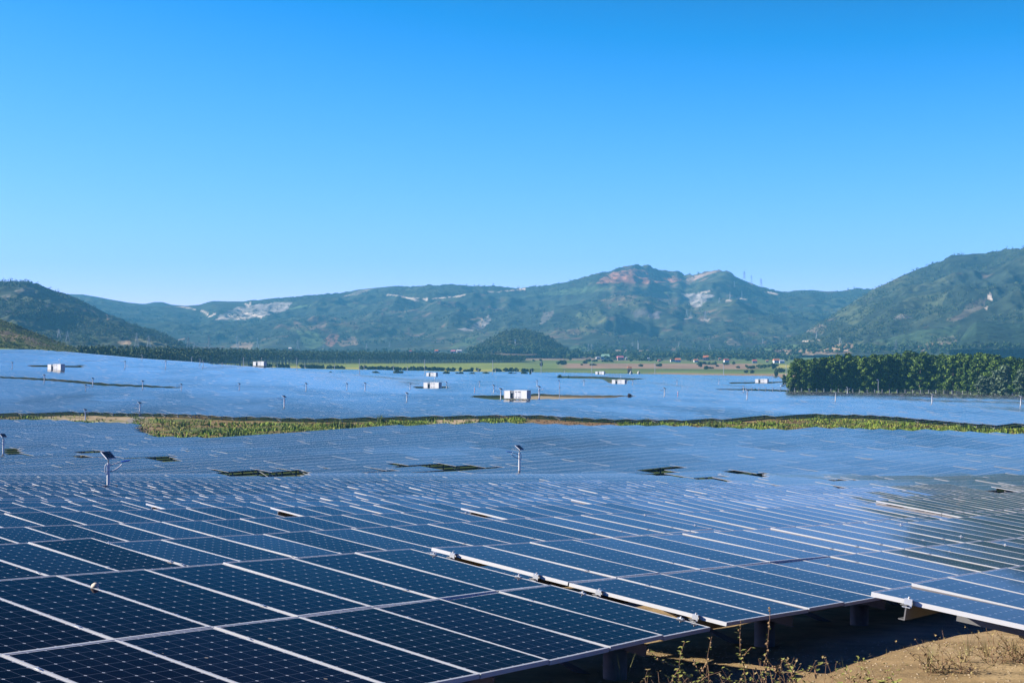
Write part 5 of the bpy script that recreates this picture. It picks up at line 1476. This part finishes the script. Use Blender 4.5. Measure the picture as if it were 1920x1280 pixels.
# weeds on the ground showing in the clearings among the tables
rg = np.random.default_rng(77); V, Fc = [], []; k = 0
for H_, b_ in zip(HOLES, HOLES_BB):
    for i in range(260 if b_[2] > 840 else 120):
        u, v = rg.uniform(b_[0], b_[1]), rg.uniform(b_[2], b_[3])
        if not inpoly(u, v, H_): continue
        x, y, z = hit(u, v + (4 if v > 840 else 1.0), ground=False, lo=60); 
        if 980 < u < 1190 and 730 < v < 750: continue
        z = g1(x, y); h = rg.uniform(.2, .7)
        for j in range(4):
            ang = rg.uniform(0, 6.28); d = np.array((math.cos(ang), math.sin(ang), 0)); s = np.array((-d[1], d[0], 0)) * .07
            p = np.array((x, y, z)) + d * .1; t = p + d * h * .5 + np.array((0, 0, h)); V += [p - s, p + s, t]; Fc.append((k, k + 1, k + 2)); k += 3
o = mesh_obj('ground_weeds', V, np.array(Fc), [GR1]); tag(o, 'weeds on the earth showing in the gaps between the solar tables', 'weeds', kind='stuff')

# ------------------------------------------------------------------ fences
WIRE = plain('fence_wire', (.30, .31, .31), .5, .3, .1, 2)
POSTM = plain('fence_post_concrete', (.58, .57, .54), .8, 0, .15, 3)
def fence(label, us, dfun, h, pw, wires, mesh_step, tv=None):
    P = []
    for u in us:
        D = dfun(u); x = (u - 960) / F * D; P.append(Vector((x, D, g1(x, D))))
    o = empty('fence', P[0], 0, label, 'fence')
    for p in P:
        q = MB(); q.box((0, 0, h / 2), (pw, pw, h + .0)); q.box((0, 0, h + .04), (pw * .7, pw * .7, .08)); e = q.build('fence_post', POSTM, o); e.location = p - P[0]
    b = MB()
    for a, c in zip(P[:-1], P[1:]):
        for k in range(wires):
            z = h * (.06 + .9 * k / (wires - 1)); b.tube([a - P[0] + Vector((0, 0, z)), c - P[0] + Vector((0, 0, z))], .012, 3, cap=False)
        if mesh_step:
            L = (c - a).length; n = int(L / mesh_step)
            for k in range(n):
                t = (k + .5) / n; g = a - P[0] + (c - a) * t; g2 = a - P[0] + (c - a) * min(1, t + .12 / 1)
                b.tube([g + Vector((0, 0, .05)), g2 + Vector((0, 0, h * .93))], .009, 3, cap=False); b.tube([g2 + Vector((0, 0, .05)), g + Vector((0, 0, h * .93))], .009, 3, cap=False)
    b.build('wire_mesh', WIRE, o); return o
fence('wire mesh fence on concrete posts running below the grove at right', [1398, 1410, 1423, 1436, 1449, 1463, 1476, 1490, 1503, 1517, 1531, 1545, 1558, 1572, 1585, 1599, 1612, 1626, 1640, 1654, 1668, 1682, 1697, 1711, 1726, 1741, 1755, 1770, 1785, 1805, 1820, 1835, 1850, 1866, 1882, 1898, 1914, 1931], lambda u: float(D_f(max(u, 1500))) + 3.0, 2.9, .28, 6, 1.0)
# the gate is a thing that swings
u0, u1 = 1793, 1803; 
GATEM = plain('gate_steel', (.55, .57, .58), .5, .3, .1)
D = float(D_f(1798)) + 2.4; x0, x1 = (u0 - 960) / F * D, (u1 - 960) / F * D; zg = g1(x0, D)
g = empty('gate', (x0, D, zg), 0, 'pale steel gate in the fence beside the small lamp', 'gate')
W_ = x1 - x0
MB().box((.04, 0, 1.35), (.08, .06, 2.7)).box((W_ - .04, 0, 1.35), (.08, .06, 2.7)).box((W_ / 2, 0, 2.66), (W_ - .16, .06, .08)).box((W_ / 2, 0, .1), (W_ - .16, .06, .08)).build('gate_frame', GATEM, g)
b = MB()
for k in range(1, 8): b.box((W_ * k / 8, 0, 1.38), (.05, .04, 2.46))
b.build('bars', GATEM, g)
fence('long row of small white posts along the far edge of the solar farm', list(np.linspace(905, 1478, 92)), lambda u: float(D_f(u)) + 6.0, 1.9, .34, 2, 0)

# ------------------------------------------------------------------ far village
WALLS = {'white': plain('white_wall', (.78, .76, .72), .8, 0, .1, 1), 'cream': plain('cream_wall', (.66, .58, .45), .8, 0, .1, 1), 'pink': plain('pink_wall', (.62, .38, .34), .8, 0, .1, 1)}
ROOFS = {'orange': plain('orange_tile', (.62, .20, .07), .8, 0, .2, 1), 'red': plain('red_tile', (.50, .10, .06), .8, 0, .2, 1), 'grey': plain('grey_roof', (.42, .44, .47), .6, 0, .1, 1), 'green': plain('green_roof', (.30, .50, .34), .6, 0, .1, 1), 'pink': plain('pink_roof', (.66, .22, .26), .7, 0, .1, 1)}
WIN = plain('dark_window', (.03, .035, .04), .2, 0, .1)
HS = [(544, 656, 6, 'white', 'cream'), (770, 661, 5, 'red', 'white'), (818.5, 661, 7, 'orange', 'white'), (850, 662, 9, 'pink', 'white'), (861, 661.5, 9, 'white', 'white'), (991, 670, 11, 'orange', 'pink'), (1008, 669.5, 11, 'orange', 'white'), (1021.7, 667, 7, 'pink', 'pink'), (1121, 673.5, 7, 'grey', 'white'), (1135, 674, 16, 'green', 'white'), (1163, 675, 12, 'pink', 'pink'), (1176, 674.5, 7, 'grey', 'cream'), (1217.5, 675.5, 7, 'grey', 'white'), (1236, 678, 5, 'red', 'pink'),
      (1261, 678, 8, 'orange', 'white'), (1271, 679, 11, 'orange', 'white'), (1305, 679, 8, 'orange', 'white'), (1311, 673, 6, 'orange', 'cream'), (1325, 675.5, 14, 'orange', 'pink'), (1350, 675, 5, 'orange', 'cream'), (1362, 679, 9, 'red', 'white'), (1415, 680.5, 9, 'red', 'white'), (1438.6, 679, 5, 'orange', 'cream'), (1456, 680.5, 12, 'orange', 'white'), (1466, 681, 9, 'grey', 'white')]
HS.sort()
for k, (u, vb, wpx, rc, wc) in enumerate(HS):
    p = land(u, vb)
    if p.y > 3200 or p.y < 1500: p = px3(u, vb, 2250)
    s = p.y / F; W_ = wpx * s; hgt = W_ * .28 + 1.5; dp = W_ * .7
    ROOFS.setdefault('white', WALLS['white'])
    pos = 'leftmost' if k == 0 else ('rightmost' if k == len(HS) - 1 else (ORD[k] + ' from the left' if k < 13 else ORD[len(HS) - 1 - k] + ' from the right'))
    o = empty('village_house', p - Vector((0, 0, .3)), R(10 * math.sin(u * 3)), f'tiny {rc} roofed house with {wc} walls in the far village, {pos}', 'house', 'houses of the far village')
    wl = MB().box((0, 0, hgt / 2), (W_, dp, hgt)).build('wall', WALLS[wc], o)
    e = W_ * .06; rh = W_ * .28
    V = [(-W_ / 2 - e, -dp / 2 - e, hgt), (W_ / 2 + e, -dp / 2 - e, hgt), (W_ / 2 + e, dp / 2 + e, hgt), (-W_ / 2 - e, dp / 2 + e, hgt), (-W_ / 2 + e, 0, hgt + rh), (W_ / 2 - e, 0, hgt + rh)]
    MB().add([(x, y, z + .02) for x, y, z in V], [(0, 1, 5, 4), (2, 3, 4, 5), (1, 2, 5), (3, 0, 4), (3, 2, 1, 0)]).build('roof', ROOFS[rc], o)
    for x in (-.28, .0, .28): MB().box((x * W_, -dp / 2 - .03, hgt * .5), (W_ * .10, .06, hgt * .45)).build('window' if x else 'door', WIN, wl)
# open orange shelter and two heaps by the far fence
p = px3(1180.5, 693.5, 1545); p.z = g1(p.x, p.y); s = p.y / F
o = empty('field_shelter', p, R(8), 'orange roofed open field shelter behind the row of white posts', 'shelter')
h = (655 - 690.5) * s - p.z + 1.0
MB().add([(-2.4, -1.6, h - .4), (2.4, -1.6, h - .4), (2.4, 1.6, h - .1), (-2.4, 1.6, h - .1), (-2.0, -.2, h + .9), (2.0, -.2, h + .9)], [(0, 1, 5, 4), (2, 3, 4, 5), (1, 2, 5), (3, 0, 4), (3, 2, 1, 0)]).build('roof', ROOFS['orange'], o)
for x in (-2, -.7, .7, 2):
    for y in (-1.2, 1.2): MB().tube([(x, y, 0), (x, y, h - .2)], .16, 6).build('post', BARK, o)
MB().box((0, .9, h * .4), (3.6, .1, h * .7)).build('back_wall', TRAFO, o)
TARP = plain('tarpaulin', (.76, .70, .62), .7, 0, .2, 2); TARPO = plain('orange_sand', (.66, .30, .12), .8, 0, .2, 2)
for u, lab in ((1183, 'white and orange tarpaulin heap in front of the field shelter'), (1197.5, 'smaller white and orange tarpaulin heap right of the first')):
    D = float(np.interp(u, _ug, D_end)) + 14; x = (u - 960) / F * D; z = g1(x, D); hh = max(1.2, (655 - 695.2) * D / F - z)
    n = 14; V, Fc, mi = [], [], []
    for j in range(5):
        for i in range(n):
            a = 2 * math.pi * i / n; f = j / 4; rad = (1 - f ** 1.7 * .85) * (1 + .12 * math.sin(3 * a + u)); V.append((math.cos(a) * 1.9 * rad, math.sin(a) * 1.4 * rad, hh * f))
    for j in range(4):
        for i in range(n): Fc.append((j * n + i, j * n + (i + 1) % n, (j + 1) * n + (i + 1) % n, (j + 1) * n + i)); mi.append(1 if math.cos(2 * math.pi * i / n) > .1 else 0)
    Fc.append(tuple(4 * n + i for i in range(n))); mi.append(0)
    o = mesh_obj('tarpaulin_heap', V, Fc, [TARP, TARPO], mi, smooth=True); o.location = (x, D, z); tag(o, lab, 'heap')
# parked vehicles left of the grove
CARW = plain('white_car_paint', (.80, .80, .80), .25, 0, .03); CARR = plain('red_brown_paint', (.42, .16, .10), .35, 0, .1); TYRE = plain('tyre', (.02, .02, .02), .9)
def car(u, D, paint, label, yaw, van=False):
    x = (u - 960) / F * D; z = g1(x, D); zs = (655 - 700.3) * D / F - z; zs = max(0, min(zs, 2.0))
    o = empty('parked_car', (x, D, z), yaw, label, 'car')
    pr = [(-2.2, .35), (-2.2, .95), (-1.5, 1.05), (-.8, 1.62), (.9, 1.65), (1.6, 1.1), (2.25, .95), (2.25, .35)] if not van else [(-2.3, .35), (-2.3, 1.2), (-1.9, 1.9), (1.2, 1.95), (1.7, 1.2), (2.3, 1.05), (2.3, .35)]
    n = len(pr); V = [(a, -.85, b) for a, b in pr] + [(a, .85, b) for a, b in pr]
    Fc = [tuple(range(n)), tuple(range(2 * n - 1, n - 1, -1))] + [(i, i + n, (i + 1) % n + n, (i + 1) % n) for i in range(n)]
    MB().add([(a, b, c + .12) for a, b, c in V], Fc).build('body', paint, o)
    MB().box((.05, 0, 1.52 if not van else 1.7), (1.7, 1.74, .34)).build('window', WIN, o)
    for a in (-1.4, 1.45):
        for b in (-.8, .8): MB().tube([(a, b - .1, .33), (a, b + .1, .33)], .33, 14).build('wheel', TYRE, o)
    return o
dd = float(np.interp(1474, _ug, D_end))
car(1466.5, dd + 10, CARW, 'white car parked behind the far posts left of the grove', R(5))
car(1478, dd + 14, CARR, 'reddish brown vehicle parked right of the white car', R(170), True)
car(1484, dd + 18, CARW, 'white car half hidden by the first grove tree', R(20))

# ------------------------------------------------------------------ haze
def haze_box():
    m = bpy.data.materials.new('haze_air'); m.use_nodes = True; t = m.node_tree; t.nodes.clear()
    o = t.nodes.new("ShaderNodeOutputMaterial"); v = t.nodes.new("ShaderNodeVolumePrincipled")
    v.inputs['Color'].default_value = (.17, .64, 1.0, 1); v.inputs['Density'].default_value = HAZE; v.inputs['Anisotropy'].default_value = 0.0
    t.links.new(v.outputs[0], o.inputs['Volume'])
    b = MB(); lo = -70; hi = 400
    b.box((0, 3200, (lo + hi) / 2), (12000, 6700, hi - lo))
    h = b.build('haze', m); tag(h, 'thin blue haze in the air over the plain and hills', 'haze', kind='stuff')
HAZE = 1.08e-4
haze_box()
